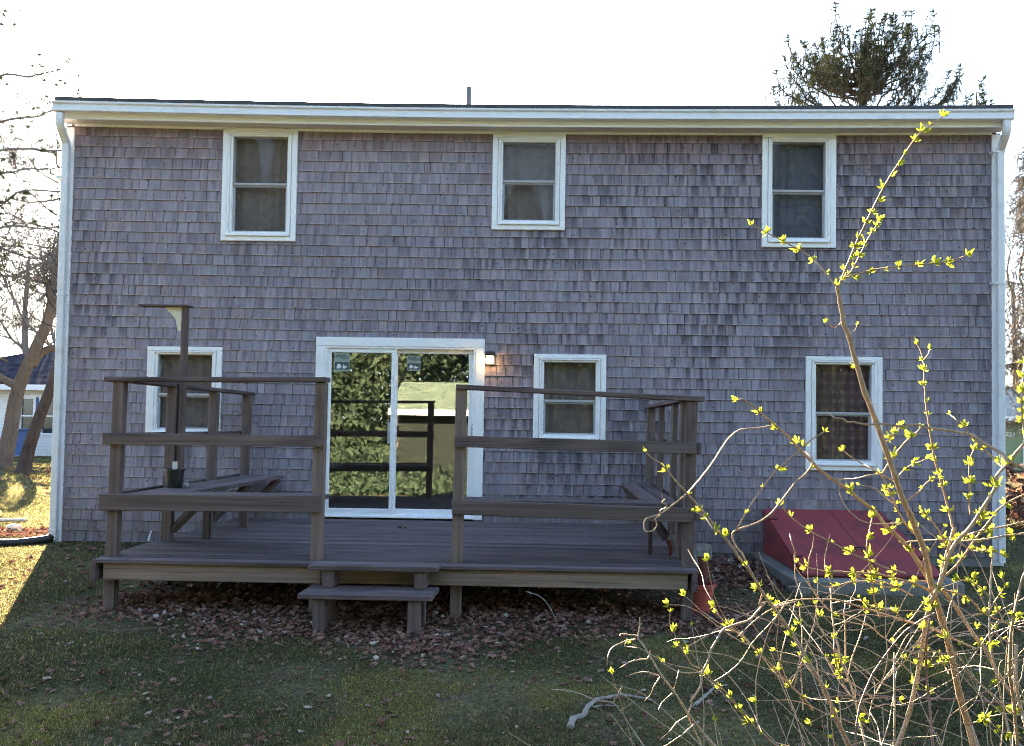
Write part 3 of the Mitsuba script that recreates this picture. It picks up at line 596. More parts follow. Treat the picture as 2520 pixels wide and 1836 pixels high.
EX0, EX1 = -6.085, 5.315
put('soffit', long_x([(-.205, 5.064), (.0, 5.064), (.0, 5.078), (-.205, 5.078)], EX0, EX1), 'soffit_paint', house)
put('frieze_board', long_x([(-.021, 5.035), (-.001, 5.035), (-.001, 5.062), (-.021, 5.062)], SX0, SX1), 'white_trim', house)
put('fascia', long_x([(-.224, 5.055), (-.205, 5.055), (-.205, 5.235), (-.224, 5.235)], EX0, EX1), 'white_trim', house)
gut = [(-.226, 5.116), (-.322, 5.116), (-.331, 5.121), (-.331, 5.131), (-.320, 5.138), (-.317, 5.198), (-.334, 5.206), (-.339, 5.214), (-.339, 5.233), (-.330, 5.233), (-.330, 5.212), (-.226, 5.212)]
gutter = put('gutter', long_x(gut, EX0 + .01, EX1, 24), 'gutter_metal', house)
put('end_cap', long_x([(-.222, 5.113), (-.333, 5.113), (-.334, 5.135), (-.323, 5.142), (-.321, 5.198), (-.342, 5.206), (-.342, 5.236), (-.222, 5.236)], EX0 + .004, EX0 + .012, 2), 'gutter_metal', gutter)
put('end_cap', long_x([(-.222, 5.113), (-.333, 5.113), (-.334, 5.135), (-.323, 5.142), (-.321, 5.198), (-.342, 5.206), (-.342, 5.236), (-.222, 5.236)], EX1 - .002, EX1 + .006, 2), 'gutter_metal', gutter)
roof = put('roof', long_x([(-.318, 5.238), (4.0, 5.78), (HD + .4, 4.9), (HD + .4, 5.02), (4.0, 5.84), (-.318, 5.284)], EX0 + .03, EX1 - .005, 24), 'dark_roofing', house)
tag(roof, 'low dark shingle roof, only its edge in view')
put('vent_pipe', lathe([(.0, 5.2), (.033, 5.2), (.033, 6.0), (.028, 6.0), (.028, 5.9), (0, 5.9)], (-1.22, 1.0, 0), 20), 'gray_pipe', roof, smooth=40)
put('pipe_flange', lathe([(.10, 5.38), (.10, 5.44), (.045, 5.50), (.034, 5.52)], (-1.22, 1.0, 0), 20), 'black_plastic', roof, smooth=40)

def downspout(path, parent_label):
    """Rectangular corrugated pipe along the path."""
    hw, hd = .042, .032
    p = np.array(path)
    ring = []
    for a in np.linspace(0, 2 * np.pi, 16, endpoint=False):
        c, s = math.cos(a), math.sin(a)
        ring.append((hw * np.sign(c) * abs(c) ** .3, hd * np.sign(s) * abs(s) ** .3))
    ring = np.array(ring)
    t = np.gradient(p, axis=0); t /= np.linalg.norm(t, axis=1, keepdims=True)
    X = np.array([1.0, 0, 0])
    v = []
    for q, d in zip(p, t):
        ax = X - d * (X @ d); ax /= np.linalg.norm(ax)
        ay = np.cross(d, ax)
        v.append(q + ring[:, :1] * ax + ring[:, 1:] * ay)
    v = np.vstack(v); m_ = len(ring)
    i, j = np.meshgrid(np.arange(len(p) - 1), np.arange(m_), indexing='ij')
    q = np.stack([i * m_ + j, i * m_ + (j + 1) % m_, (i + 1) * m_ + (j + 1) % m_, (i + 1) * m_ + j], -1).reshape(-1, 4)
    return v, np.vstack([q[:, [0, 1, 2]], q[:, [0, 2, 3]]])

def spout(x, dx, zs, zb):
    top = spline([(x, -.285, 5.15), (x, -.285, 5.06), (x + dx * .3, -.262, 5.00), (x + dx * .8, -.16, 4.90), (x + dx, -.105, 4.84), (x + dx, -.095, 4.74)], 5)
    d = put('downspout', downspout(np.vstack([top, [(x + dx, -.095, zb)]]), ''), 'gutter_metal', house, smooth=40)
    for z in zs:
        put('strap', cat([cbox(x + dx - .075, x + dx + .05, -.134, -.128, z - .014, z + .014, .002), cbox(x + dx - .10, x + dx - .06, -.128, -.035, z - .012, z + .012, .002)]), 'gutter_metal', d)
    return d

d0 = spout(-6.00, -.022, (4.42,), .02)
put('joint', cbox(-6.068, -5.976, -.132, -.058, 2.97, 3.0, .004), 'gutter_metal', d0)
put('joint', cbox(-6.068, -5.976, -.132, -.058, .12, .15, .004), 'gutter_metal', d0)
spout(5.25, .02, (4.83, 3.255), -.05)
put('vent_hood', cat([cbox(-6.20, HX0, .10, .26, 2.36, 2.44, .01), cbox(-6.15, HX0, .12, .24, 2.08, 2.36, .01)]), 'white_trim', house)

# windows
def ring_xz(x0, x1, z0, z1, t, y0, y1, c=.003):
    """Four butted boards round an opening: t = (left, right, bottom, top) widths."""
    l, r_, b_, tp = t
    return cat([cbox(x0, x0 + l, y0, y1, z0, z1 - tp - .0006, c), cbox(x1 - r_, x1, y0, y1, z0, z1 - tp - .0006, c),
                cbox(x0, x1, y0 - .001, y1, z1 - tp, z1, c), cbox(x0 + l + .0006, x1 - r_ - .0006, y0 + .001, y1, z0, z0 + b_, c)])

def window(w, frac=.5, blind=None):
    x0, x1, z0, z1, cur = w
    win = key(house + '__window')
    labels.setdefault(win, {})
    put('casing', ring_xz(x0, x1, z0, z1, (.065, .065, .058, .048), -.036, .06), 'white_trim', win)
    a0, a1, b0, b1 = x0 + .070, x1 - .070, z0 + .063, z1 - .053
    put('frame', cat([ring_xz(a0, a1, b0, b1, (.022, .024, .026, .020), -.046, .05, .004),
                      ring_xz(a0 + .023, a1 - .023, b0 + .025, b1 - .019, (.028, .028, .026, .022), -.026, .05, .004),
                      cbox(a0 + .01, a1 - .01, -.058, -.044, b0 - .006, b0 + .016, .004)]), 'white_trim', win)
    c0, c1, e0, e1 = a0 + .046, a1 - .046, b0 + .046, b1 - .037
    mid = e0 + (e1 - e0) * frac
    s1 = put('sash', ring_xz(c0, c1, mid - .012, e1, (.010, .012, .030, .010), -.006, .03, .003), 'sash_vinyl', win)
    put('pane', bx(c0 + .009, c1 - .011, .0088, .0092, mid + .017, e1 - .009), 'clear_pane', s1)
    s2 = put('sash', ring_xz(c0 + .003, c1 - .003, e0, mid + .006, (.026, .026, .024, .036), .016, .05, .003), 'sash_vinyl', win)
    put('pane', bx(c0 + .028, c1 - .028, .0318, .0322, e0 + .023, mid - .031), 'clear_pane', s2)
    put('jamb', ring_xz(c0 - .004, c1 + .004, e0 - .004, e1 + .004, (.004, .004, .004, .004), .0505, .16, .001), 'sash_vinyl', win)
    n = 40
    xs = np.linspace(c0 - .05, c1 + .05, n)
    v, f = [], []
    for i, x in enumerate(xs):
        y = .105 + .010 * math.sin(x * 46 + 2 * math.sin(x * 9))
        v += [(x, y, e0 - .05), (x, y, e1 + .05), (x, y + .004, e0 - .05), (x, y + .004, e1 + .05)]
        if i < n - 1:
            q = 4 * i
            f += [(q, q + 4, q + 5), (q, q + 5, q + 1), (q + 2, q + 7, q + 6), (q + 2, q + 3, q + 7)]
    put('curtain', (np.array(v), np.array(f)), cur, win, smooth=True)
    if blind:
        put('blind', cat([cbox(c0 + .02, c1 - .02, .060, .068, z, z + .018, .002) for z in np.arange(e1 - .36, e1 - .02, .024)]), 'cream_paint', win)
    return win

NAMES = ['upper left window with a tall sash under the eave', 'shorter upper middle window under the eave', 'upper right window with a swirled bluish curtain',
         'lower left window behind the deck rail', 'lower window right of the sliding door', 'lower right window with a brown plaid curtain']
for i, w in enumerate(WINDOWS):
    k = window(w, (.50, .5, .49, .46, .46, .49)[i], None)
    tag(k, NAMES[i])

# sliding door
x0, x1, z0, z1 = DOOR
door = key(house + '__sliding_door')
tag(door, 'white two-panel sliding glass door opening onto the deck')
put('casing', cat([cbox(x0, x0 + .108, -.036, .05, z0 - .01, z1 - .1085), cbox(x1 - .108, x1, -.036, .05, z0 - .01, z1 - .1085), cbox(x0, x1, -.039, .05, z1 - .108, z1)]), 'white_trim', door)
a0, a1, b0, b1 = x0 + .107, x1 - .107, z0 + .012, z1 - .107
put('frame', cat([ring_xz(a0, a1, b0, b1, (.026, .026, .030, .026), -.030, .12, .004), cbox(a0, a1, -.05, .12, b0 - .012, b0 + .012, .004)]), 'white_trim', door)
ml = -1.965
p1 = put('door_panel', ring_xz(a0 + .026, ml + .03, b0 + .030, b1 - .026, (.050, .058, .062, .050), -.012, .028, .004), 'white_trim', door)
put('pane', bx(a0 + .075, ml - .027, .0068, .0072, b0 + .091, b1 - .075), 'coated_pane', p1)
p2 = put('door_panel', ring_xz(ml - .018, a1 - .026, b0 + .030, b1 - .026, (.056, .060, .062, .050), .034, .074, .004), 'white_trim', door)
put('pane', bx(ml + .037, a1 - .085, .0518, .0522, b0 + .091, b1 - .075), 'coated_pane', p2)
put('handle', tube(spline([(-1.000, .036, 1.48), (-1.000, -.01, 1.47), (-1.000, -.018, 1.42), (-1.000, -.01, 1.36), (-1.000, .036, 1.35)]), .007, 8), 'black_iron', door, smooth=True)
pa = put('notice', bx(-2.030, -1.928, .012, .0125, 1.24, 1.50), 'white_paper', door)
tag(pa, 'plain pale sheet taped inside the left pane')

def sticker(x, z, y, w, h):
    s = put('sticker', bx(x, x + w, y, y + .0006, z - h, z), 'sticker_sheet', door)
    q = []
    r2 = np.random.default_rng(5)
    for row, (zz, hh, x_a, x_b) in enumerate(((.10, .055, .10, .72), (.19, .062, .08, .94), (.30, .035, .40, .94))):
        xx = x_a
        while xx < x_b - .03:
            ww = r2.uniform(.025, .06)
            q.append(bx(x + w * xx, x + w * min(xx + ww, x_b), y - .0014, y - .0004, z - h * (zz + hh), z - h * zz))
            xx += ww + .016
    q.append(bx(x + w * .05, x + w * .95, y - .0014, y - .0004, z - h * .90, z - h * .50))
    put('print', cat(q), 'paper_print', s)
    pic = cat([prism([(x + w * .14, z - h * .84), (x + w * .36, z - h * .84), (x + w * .50, z - h * .74), (x + w * .36, z - h * .60), (x + w * .22, z - h * .60)], 1, y - .0026, y - .0016),
               prism([(x + w * .52, z - h * .84), (x + w * .60, z - h * .62), (x + w * .70, z - h * .72), (x + w * .88, z - h * .74), (x + w * .72, z - h * .84)], 1, y - .0026, y - .0016)])
    put('picture', pic, 'white_paper', s)
    return s

tag(sticker(-2.695, 2.33, .0016, .190, .225), 'printed sticker in the top left corner of the left pane')
tag(sticker(-1.815, 2.31, .0462, .165, .185), 'faint printed sticker on the right pane')
room = cat([bx(-3.3, -.5, 2.9, 2.95, .2, 2.7), bx(-3.35, -3.3, .13, 2.95, .2, 2.7), bx(-.5, -.45, .13, 2.95, .2, 2.7), bx(-3.3, -.5, .13, 2.9, .25, .33), bx(-3.3, -.5, .13, 2.9, 2.62, 2.7)])
put('room', room, 'interior_wall', house)

# wall lamp
lamp = thing('wall_lamp', 'small lit lantern on the shingles beside the sliding door', 'lamp')
lx, lz = -.798, 2.275
put('back_plate', cbox(lx - .05, lx + .06, -.034, -.016, lz - .07, lz + .085), 'black_iron', lamp)
put('cap', cat([prism([(lx - .052, lz + .048), (lx + .056, lz + .048), (lx + .052, lz + .085), (lx - .045, lz + .085)], 1, -.15, -.034)]), 'black_iron', lamp)
gl = lathe([(0, lz - .062), (.034, lz - .062), (.046, lz - .05), (.048, lz - .01), (.043, lz + .022), (.036, lz + .03), (0, lz + .03)], (lx + .002, -.094, 0), 20)
put('glass', gl, mat('lamp_glass', type='diffuse', reflectance=rgb(.8, .75, .6)), lamp, smooth=50, emitter=dict(type='area', radiance=rgb(1.7, 1.0, .34)))
cage = [cbox(lx + sx * .052 - .003 + .002, lx + sx * .052 + .003 + .002, -.094 + sy * .05 - .003, -.094 + sy * .05 + .003, lz - .068, lz + .048, .001) for sx in (-1, 1) for sy in (-1, 1)]
cage += [cbox(lx - .054, lx + .058, -.147, -.041, lz + .034, lz + .044, .002), cbox(lx - .054, lx + .058, -.147, -.141, lz - .072, lz - .066, .002), cbox(lx - .054, lx + .058, -.047, -.041, lz - .072, lz - .066, .002)]
put('cage', cat(cage), 'black_iron', lamp)

# ------------------------------------------------------------------ cellar hatch
hatch = thing('cellar_hatch', 'dark red sloping cellar hatch on a concrete curb below the plaid-curtained window', 'cellar hatch')
bx0, bx1, by1 = 2.50, 3.86, -1.72
def slope(y): return .535 + (.050 - .535) * (-y) / 1.72
ch = [(-.02, .02), (-.02, slope(-.02) - .035), (by1 + .05, slope(by1 + .05) - .035), (by1 + .05, .02)]
put('side_panel', prism(ch, 0, bx0, bx0 + .03), 'bulkhead_red', hatch)
put('side_panel', prism(ch, 0, bx1 - .03, bx1), 'bulkhead_red', hatch)
put('front_sill', cbox(bx0, bx1, by1, by1 + .05, -.01, .05), 'bulkhead_red', hatch)
put('header', cbox(bx0 + .02, bx1 - .02, -.05, -.018, .44, .530), 'bulkhead_red', hatch)
mx = 3.262
for a, b in ((bx0 - .012, mx - .006), (mx + .006, bx1 + .012)):
    dv, df = cbox(a, b, 0, 1, -.016, .016, .006)
    y = -.045 + (by1 - .03 + .045) * dv[:, 1]
    dv = np.stack([dv[:, 0], y, slope(y) + dv[:, 2]], -1)
    put('door', (dv, df[:, ::-1]), 'bulkhead_red', hatch)
put('seam_strip', cat([(lambda vf: (np.stack([vf[0][:, 0], -.05 + (by1 - .02 + .05) * vf[0][:, 1], slope(-.05 + (by1 - .02 + .05) * vf[0][:, 1]) + vf[0][:, 2]], -1), vf[1][:, ::-1]))(bx(mx - .008, mx + .008, 0, 1, .004, .012))]), 'dull_red', hatch)
put('handle', tube(spline([(3.20, -1.2, slope(-1.2) + .012), (3.20, -1.2, slope(-1.2) + .05), (3.32, -1.22, slope(-1.22) + .05), (3.32, -1.22, slope(-1.22) + .012)], 4), .009, 8), 'black_iron', hatch, smooth=True)
for x_, y_ in ((bx0 + .03, -.35), (bx0 + .03, -1.35), (bx1 - .03, -.35), (bx1 - .03, -1.35)):
    put('hinge', cbox(x_ - .05, x_ + .05, y_ - .05, y_ + .05, slope(y_) + .008, slope(y_) + .026, .004), 'dull_red', hatch)
put('curb', cat([cbox(2.36, bx0 + .02, -1.92, 0, -.6, .012, .015), cbox(bx1 - .02, 4.0, -1.92, 0, -.6, .012, .015), cbox(bx0 + .02, bx1 - .02, -1.92, by1 + .04, -.6, .011, .015)]), 'concrete', hatch)

# ------------------------------------------------------------------ deck
deck = thing('deck', 'weathered gray timber deck with rails and built-in benches in front of the sliding door', 'deck')
FZ = .325
XL, XR = -3.717, 1.118
PY = [-3.20, -2.17, -1.15, -.14]

def board(name, box_, axis, tan=0.0, tone=None, parent=None, lean=0.0, c=.005):
    v, f = cbox(*box_, c=c)
    if lean: v[:, 0] += lean * np.maximum(v[:, 2] - FZ, -.6)
    t = rng.uniform(.2, .85) if tone is None else tone
    return put(name, (v, f), 'deck_wood_' + axis, parent or deck, uv=const_uv((v, f), t, tan))

y = -3.385
while y < -.03:
    w = .138
    y1 = min(y + w, -.022)
    a, b = -3.805 + rng.uniform(-.012, .012), 1.19 + rng.uniform(-.012, .012)
    dz = rng.uniform(-.004, .003)
    if rng.random() < .35 and y > -3.2:
        j = rng.choice([-2.5, -1.3, -.1, .4])
        board('floorboard', (a, j - .002, y, y1, FZ - .032 + dz, FZ + dz), 'x')
        board('floorboard', (j + .002, b, y, y1, FZ - .032 + dz, FZ + dz), 'x')
    else:
        board('floorboard', (a, b, y, y1, FZ - .032 + dz, FZ + dz), 'x')
    y = y1 + rng.uniform(.004, .009)
board('rim_joist', (XL - .005, -1.91, -3.345, -3.305, .150, .292), 'x', .95, .85)
board('rim_joist', (-1.905, 1.10, -3.346, -3.306, .155, .291), 'x', .95, .85)
board('rim_joist', (-3.80, -3.76, -3.40, -.03, .150, .291), 'y', .2, .3)
board('rim_joist', (1.13, 1.17, -3.40, -.03, .150, .291), 'y', .2, .3)
for x in np.arange(-3.3, 1.0, .41):
    board('joist', (x - .019, x + .019, -3.30, -.03, .155, .290), 'y', .2, .3)
LEAN = .016
def post(x, y, top, tan=.35, s=.045, bottom=None, tone=None, lean=LEAN):
    g = float(ground_z(x, y)) - .25 if bottom is None else bottom
    return board('post', (x - s, x + s, y - s, y + s, g, top), 'z', tan, tone, lean=lean)
for i, y in enumerate(PY):
    post(XL, y, 1.80 if i == 0 else 1.795, .30)
    # on the right side the two middle uprights are wide planks
    if i in (0, 3): post(XR, y, 1.70 if i == 0 else 1.705, .3)
for y in PY[1:3]:
    board('post', (XR - .026, XR + .026, y - .07, y + .07, FZ - .1, 1.703), 'z', .3, lean=LEAN)
board('post', (XR - .026, XR + .026, -2.80, -2.68, FZ, 1.703), 'z', .3, lean=LEAN)
post(-1.985, -3.20, 1.812, .55, tone=.7, lean=.006)
post(-.806, -3.20, 1.775, .6, tone=.7, lean=.010)

def rail(name, xa, xb, y0, y1, za, zb, h, tan=.1, tone=None):
    """A board along x whose ends stand at heights za and zb (top edge)."""
    v, f = cbox(xa, xb, y0, y1, 0, h, .005)
    v[:, 2] += za - h + (zb - za) * (v[:, 0] - xa) / (xb - xa)
    t = rng.uniform(.3, .8) if tone is None else tone
    return put(name, (v, f), 'deck_wood_x', deck, uv=const_uv((v, f), t, tan))

rail('rail_cap', -3.806, -1.92, -3.27, -3.13, 1.834, 1.857, .040)
rail('rail_cap', -.832, 1.240, -3.27, -3.13, 1.812, 1.738, .040)
rail('rail', -3.795, -1.932, -3.287, -3.247, 1.362, 1.368, .096, .15)
rail('rail', -.836, 1.168, -3.287, -3.247, 1.385, 1.357, .096, .1)
rail('rail', -3.81, -1.94, -3.287, -3.247, .852, .868, .140, .2)
rail('rail', -.846, 1.145, -3.287, -3.247, .850, .816, .120, .25)
board('rail_cap', (XL - .07, XL + .07, -3.128, -.03, 1.797, 1.835), 'y', .05)
board('rail_cap', (XR - .07 + .024, XR + .07 + .024, -3.128, -.03, 1.705, 1.742), 'y', .05)
board('rail', (XL - .088, XL - .048, -3.24, -.03, 1.268, 1.362), 'y', .1)
board('rail', (XL - .093, XL - .053, -3.24, -.03, .72, .85), 'y', .1)
board('rail', (XR + .062, XR + .10, -3.24, -.03, 1.262, 1.356), 'y', .1)
board('rail', (XR + .055, XR + .093, -3.24, -.03, .71, .815), 'y', .1)
nails = []
for x in (-3.72, -1.99):
    for z in (1.295, 1.335, .76, .82): nails.append(bx(x - .004, x + .004, -3.2885, -3.28, z - .004, z + .004))
for x in (-.80, 1.11):
    for z in (1.29, 1.335, .75, .79): nails.append(bx(x - .004, x + .004, -3.2885, -3.28, z - .004, z + .004))
tag(put('nail_heads', cat(nails), 'black_iron', deck), kind='stuff')
# benches along the rails
SZ = .845
board('bench_seat', (-3.66, -1.99, -3.145, -2.80, SZ - .04, SZ), 'x', .05)
board('bench_seat', (-.80, 1.06, -3.145, -2.79, SZ - .045, SZ - .005), 'x', .05)
for a in (-3.665, -3.438):
    board('bench_seat', (a, a + .222, -2.795, -.16 + (.04 if a < -3.5 else 0), SZ - .04, SZ), 'y', .05)
for a in (.79, .935):
    board('bench_seat', (a, a + .139, -2.785, -.42 + (.05 if a < .8 else 0), SZ - .045, SZ - .005), 'y', .05)
def brace(p, q, s=.03, parent=None):
    v, f = tube([p, q], s * 1.41, 4)
    put('bench_brace', (v, f), 'deck_wood_z', deck, uv=const_uv((v, f), .5, .2))
for y in PY[1:]:
    brace((XL + .05, y, .42), (-3.30, y, SZ - .05))
    brace((XR - .04, y, .42), (.83, y, SZ - .05))
for y in (-2.05, -1.05):
    board('bench_leg', (-3.42, -3.33, y - .02, y + .02, FZ, SZ - .041), 'z', .2)
board('bench_leg', (.86, .90, -2.55, -2.41, FZ, SZ - .046), 'z', .2)

# wooden steps
steps = thing('wooden_steps', 'two-tread weathered wooden steps at the front opening of the deck', 'steps')
board('tread', (-1.94, -.912, -3.62, -3.395, .306, .346), 'x', .05, .75, steps)
board('tread', (-1.945, -.915, -3.87, -3.63, .128, .168), 'x', .05, .6, steps)
board('tread', (-1.945, -.915, -3.622, -3.46, .126, .166), 'x', .05, .5, steps)
for x in (-1.83, -1.10):
    board('stringer', (x, x + .09, -3.59, -3.40, .168, .305), 'z', .2, None, steps)
    board('leg', (x - .005, x + .085, -3.84, -3.75, -.40, .127), 'z', .15, None, steps)
    board('leg', (x - .005, x + .085, -3.55, -3.47, -.40, .125), 'z', .1, None, steps)

# hanging post on the second left post
hp = thing('plant_hanger', 'tall thin post with a short arm and cream bracket fixed to the left deck rail', 'plant hanger')
v, f = cbox(-3.632, -3.577, -2.20, -2.145, FZ + .53, 2.60, .004)
v[:, 0] += .004 * (v[:, 2] - 1.4)
put('pole', (v, f), 'deck_wood_z', hp, uv=const_uv((v, f), .25, .25))
v, f = cbox(-4.035, -3.545, -2.235, -2.11, 2.575, 2.592, .003)
put('arm', (v, f), 'deck_wood_x', hp, uv=const_uv((v, f), .3, .2))
t = np.linspace(0, 1, 9)
curve = [(-3.628, 2.345), (-3.66, 2.343)] + [(-3.665 - .05 * s - .07 * max(0, s - .55) / .45 * (s > .55), 2.350 + .21 * s) for s in t] + [(-3.790, 2.573), (-3.628, 2.573)]
put('bracket', prism(curve, 1, -2.185, -2.160), 'cream_paint', hp)

# things standing on and beside the deck
bk = thing('plant_pot', 'dark plastic pot with a white tag standing on the left bench', 'plant pot')
put('pot', lathe([(0, SZ), (.068, SZ), (.086, SZ + .16), (.092, SZ + .16), (.092, SZ + .178), (.084, SZ + .178), (.080, SZ + .15), (0, SZ + .15)], (-3.56, -2.40, 0)), 'black_plastic', bk, smooth=40)
v, f = bx(-3.583, -3.535, -2.402, -2.398, SZ + .14, SZ + .245)
put('tag', (v @ rot([0, 1, 0], 0).T, f), 'white_paper', bk)
sg = thing('stone', 'small pale stone beside the dark pot on the left bench', 'stone')
m = trimesh.creation.icosphere(2, .028); v = np.array(m.vertices); v *= 1 + .35 * (meshkit.noise(v * 40)[:, None] - .5)
put('body', (v * [1, 1, 1.1] + [-3.43, -2.44, SZ + .026], np.array(m.faces)), 'weathered_gray', sg, smooth=True)

pt = thing('flower_pot', 'terracotta flower pot on the ground by the front right deck post', 'flower pot')
gz = float(ground_z(1.27, -2.86))
put('pot', lathe([(0, gz - .02), (.105, gz - .02), (.112, gz + .01), (.136, gz + .225), (.152, gz + .228), (.155, gz + .262), (.144, gz + .264), (.132, gz + .20), (.0, gz + .20)], (1.262, -2.86, 0), 36), 'terracotta', pt, smooth=35)
put('soil', lathe([(0, gz + .222), (.135, gz + .215)], (1.262, -2.86, 0), 24), 'lawn_soil', pt)
to = thing('garden_ornament', 'weathered red garden ornament with gray arms standing in the terracotta pot', 'ornament')
b0 = gz + .21
def ornament(k, x, y, z, s=1.0, body=True):
    prof = [(.030, 0), (.036, .06), (.044, .12), (.052, .20), (.062, .30), (.058, .36)]
    v, f = lathe([(0, 0)] + [(a * 1.0, b) for a, b in prof] + [(0, .36)], (0, 0, 0), 14)
    v = v * [1.1 * s, .6 * s, s] + [x, y, z]
    v[:, 0] += .012 * np.sin((v[:, 2] - z) * 14 / s)
    put('body', (v, f), 'dull_red', k, smooth=50)
    plate = sbox(-.055, -.005, .055, .095).buffer(.006).difference(Polygon([(.012 * math.cos(a), .042 + .012 * math.sin(a)) for a in np.linspace(0, 6.28, 12, endpoint=False)]))
    m_ = trimesh.creation.extrude_polygon(plate, .012, engine='earcut'); q = np.array(m_.vertices)
    v = np.stack([q[:, 0] * s * 1.05 + x + .012 * s, y - .042 * s - q[:, 2] * s, q[:, 1] * s + z + .345 * s], -1)
    put('plate', (v, np.array(m_.faces)), 'weathered_gray', k)
    put('rim', tube(spline([(x + .012 * s + a * s, y - .05 * s, z + b * s) for a, b in ((-.05, .345), (-.052, .44), (.03, .445), (.068, .43), (.072, .36), (.066, .30))], 4), .006 * s, 6), 'weathered_gray', k, smooth=True)
    for dx, dz in ((0, 0), (-.028, -.065)) if body else ():
        put('arm', tube(spline([(x - .05 * s + dx * s * .2, y - .02, z + (.25 + dz * .5) * s), (x - .07 * s + dx * s, y - .03, z + (.35 + dz) * s), (x - .10 * s + dx * s, y - .03, z + (.44 + dz) * s), (x - .15 * s + dx * s * .6, y - .03, z + (.455 + dz) * s), (x - .185 * s, y - .03, z + (.42 + dz) * s)], 5), np.linspace(.024, .012, 21) * s, 8), 'weathered_gray', k, smooth=True)
    return k
ornament(to, 1.288, -2.86, b0 - .02, .92)
t2 = thing('garden_ornament', 'small weathered ornament with a pale plate standing under the right bench', 'ornament')
ornament(t2, 1.05, -2.60, FZ + .001, .42, False)
ps = thing('pine_cones', 'small pair of brown pine cones lying on the deck boards before the door', 'pine cone')
del labels[ps]; used['pine_cones'] -= 1
for j, (cx, cy, a) in enumerate(((-1.70, -.90, 20), (-1.64, -.885, 100))):
    c_ = thing('pine_cone', 'brown pine cone on the deck boards before the door, %s of two' % ('left' if j == 0 else 'right'), 'pine cone', 'pine cones on the deck')
    q = []
    for r_ in range(9):
        rad = .016 * math.sin(.35 + 2.5 * r_ / 9)
        for s_ in range(7):
            an = s_ * 2 * math.pi / 7 + r_ * .45
            c0 = np.array([r_ * .0055 - .025, rad * math.cos(an) * .6, rad * math.sin(an) * .6])
            c1 = np.array([r_ * .0055 - .018, rad * math.cos(an) * 1.15, rad * math.sin(an) * 1.15])
            tn = np.array([0, -math.sin(an), math.cos(an)]) * .005
            q.append((np.array([c0 - tn, c0 + tn, c1 + tn, c1 - tn, (c0 + c1) / 2 + [.004, 0, 0]]), np.array([[0, 1, 2], [0, 2, 3], [0, 4, 1], [1, 4, 2], [2, 4, 3], [3, 4, 0]])))
    v, f = cat(q)
    v = v @ rot([0, 0, 1], a).T + [cx, cy, FZ + .020]
    scene[c_] = mikit.ply((v, f), 'bark_brown')
st = tag(key('plastic_stake'), 'thin white stake leaning on the shingles at the left edge of the deck', 'stake')
scene[st] = mikit.ply(tube([(-4.885, -.06, .02), (-4.86, -.03, .14)], .008, 6), 'white_trim')

# black corrugated drain pipe at the left downspout
dp = tag(key('drain_pipe'), 'black corrugated drain pipe running left from the downspout across the grass', 'drain pipe')
path = spline([(-6.025, -.095, .075), (-6.06, -.11, .035), (-6.20, -.20, .012), (-6.42, -.32, -.002), (-6.75, -.40, .005), (-7.3, -.40, .01), (-8.1, -.36, .01), (-9.2, -.30, .01), (-10.4, -.26, .01)], 90)
seg = np.concatenate([[0], np.cumsum(np.linalg.norm(np.diff(path, axis=0), axis=1))])
s_ = np.arange(0, seg[-1], .006)
path = np.stack([np.interp(s_, seg, path[:, k]) for k in range(3)], -1)
scene[dp] = mikit.ply(tube(path, .052 + .006 * np.sign(np.sin(s_ * 2 * np.pi / .030)) * np.clip((s_ - .35) * 4, 0, 1), 12), 'black_plastic', smooth=50)

# ------------------------------------------------------------------ grass and fallen leaves
def visible(x, y):
    d = y - EYE[1]
    return (x > -.625 * d - .3) & (x < .57 * d + .3)

def blades(n, xr, yr, hmin, hmax, wid, seed, keep=None):
    r_ = np.random.default_rng(seed)
    x, y = r_.uniform(*xr, n), r_.uniform(*yr, n)
    ok = visible(x, y)
    if keep is not None: ok &= keep(x, y, r_)
    # tufts: thin the lawn where it is bare
    dens = meshkit.fbm(np.stack([x * 1.7, y * 1.7, 0 * x + 4], -1), 3)
    ok &= r_.random(n) < np.clip((dens - .16) * 3.2, .30, 1)
    x, y = x[ok], y[ok]
    z = ground_z(x, y)
    n = len(x)
    h = r_.uniform(hmin, hmax, n) * (.6 + .8 * np.clip(meshkit.noise(np.stack([x * 2.3, y * 2.3, 0 * x], -1), 8), 0, 1))
    a = r_.uniform(0, 2 * np.pi, n)
    lean = r_.uniform(.5, 2.2, n)
    dirv = np.stack([np.cos(a), np.sin(a)], -1)
    side = np.stack([-np.sin(a + r_.normal(0, .6, n)), np.cos(a), 0 * a], -1) * wid
    p0 = np.stack([x, y, z - .004], -1)
    p1 = p0 + np.stack([dirv[:, 0] * h * lean * .35, dirv[:, 1] * h * lean * .35, h * np.clip(.75 - .22 * lean, .22, 1)], -1)
    p2 = p0 + np.stack([dirv[:, 0] * h * lean, dirv[:, 1] * h * lean, h * np.clip(1.05 - .36 * lean, .22, 1)], -1)
    v = np.stack([p0 - side, p0 + side, p1 - side * .7, p1 + side * .7, p2], 1).reshape(-1, 3)
    k = np.arange(n)[:, None] * 5
    f = np.stack([k + [0, 1, 3], k + [0, 3, 2], k + [2, 3, 4]], 1).reshape(-1, 3)
    uv = np.repeat(np.stack([r_.random(n), r_.random(n)], -1), 5, 0)
    return v, f, uv

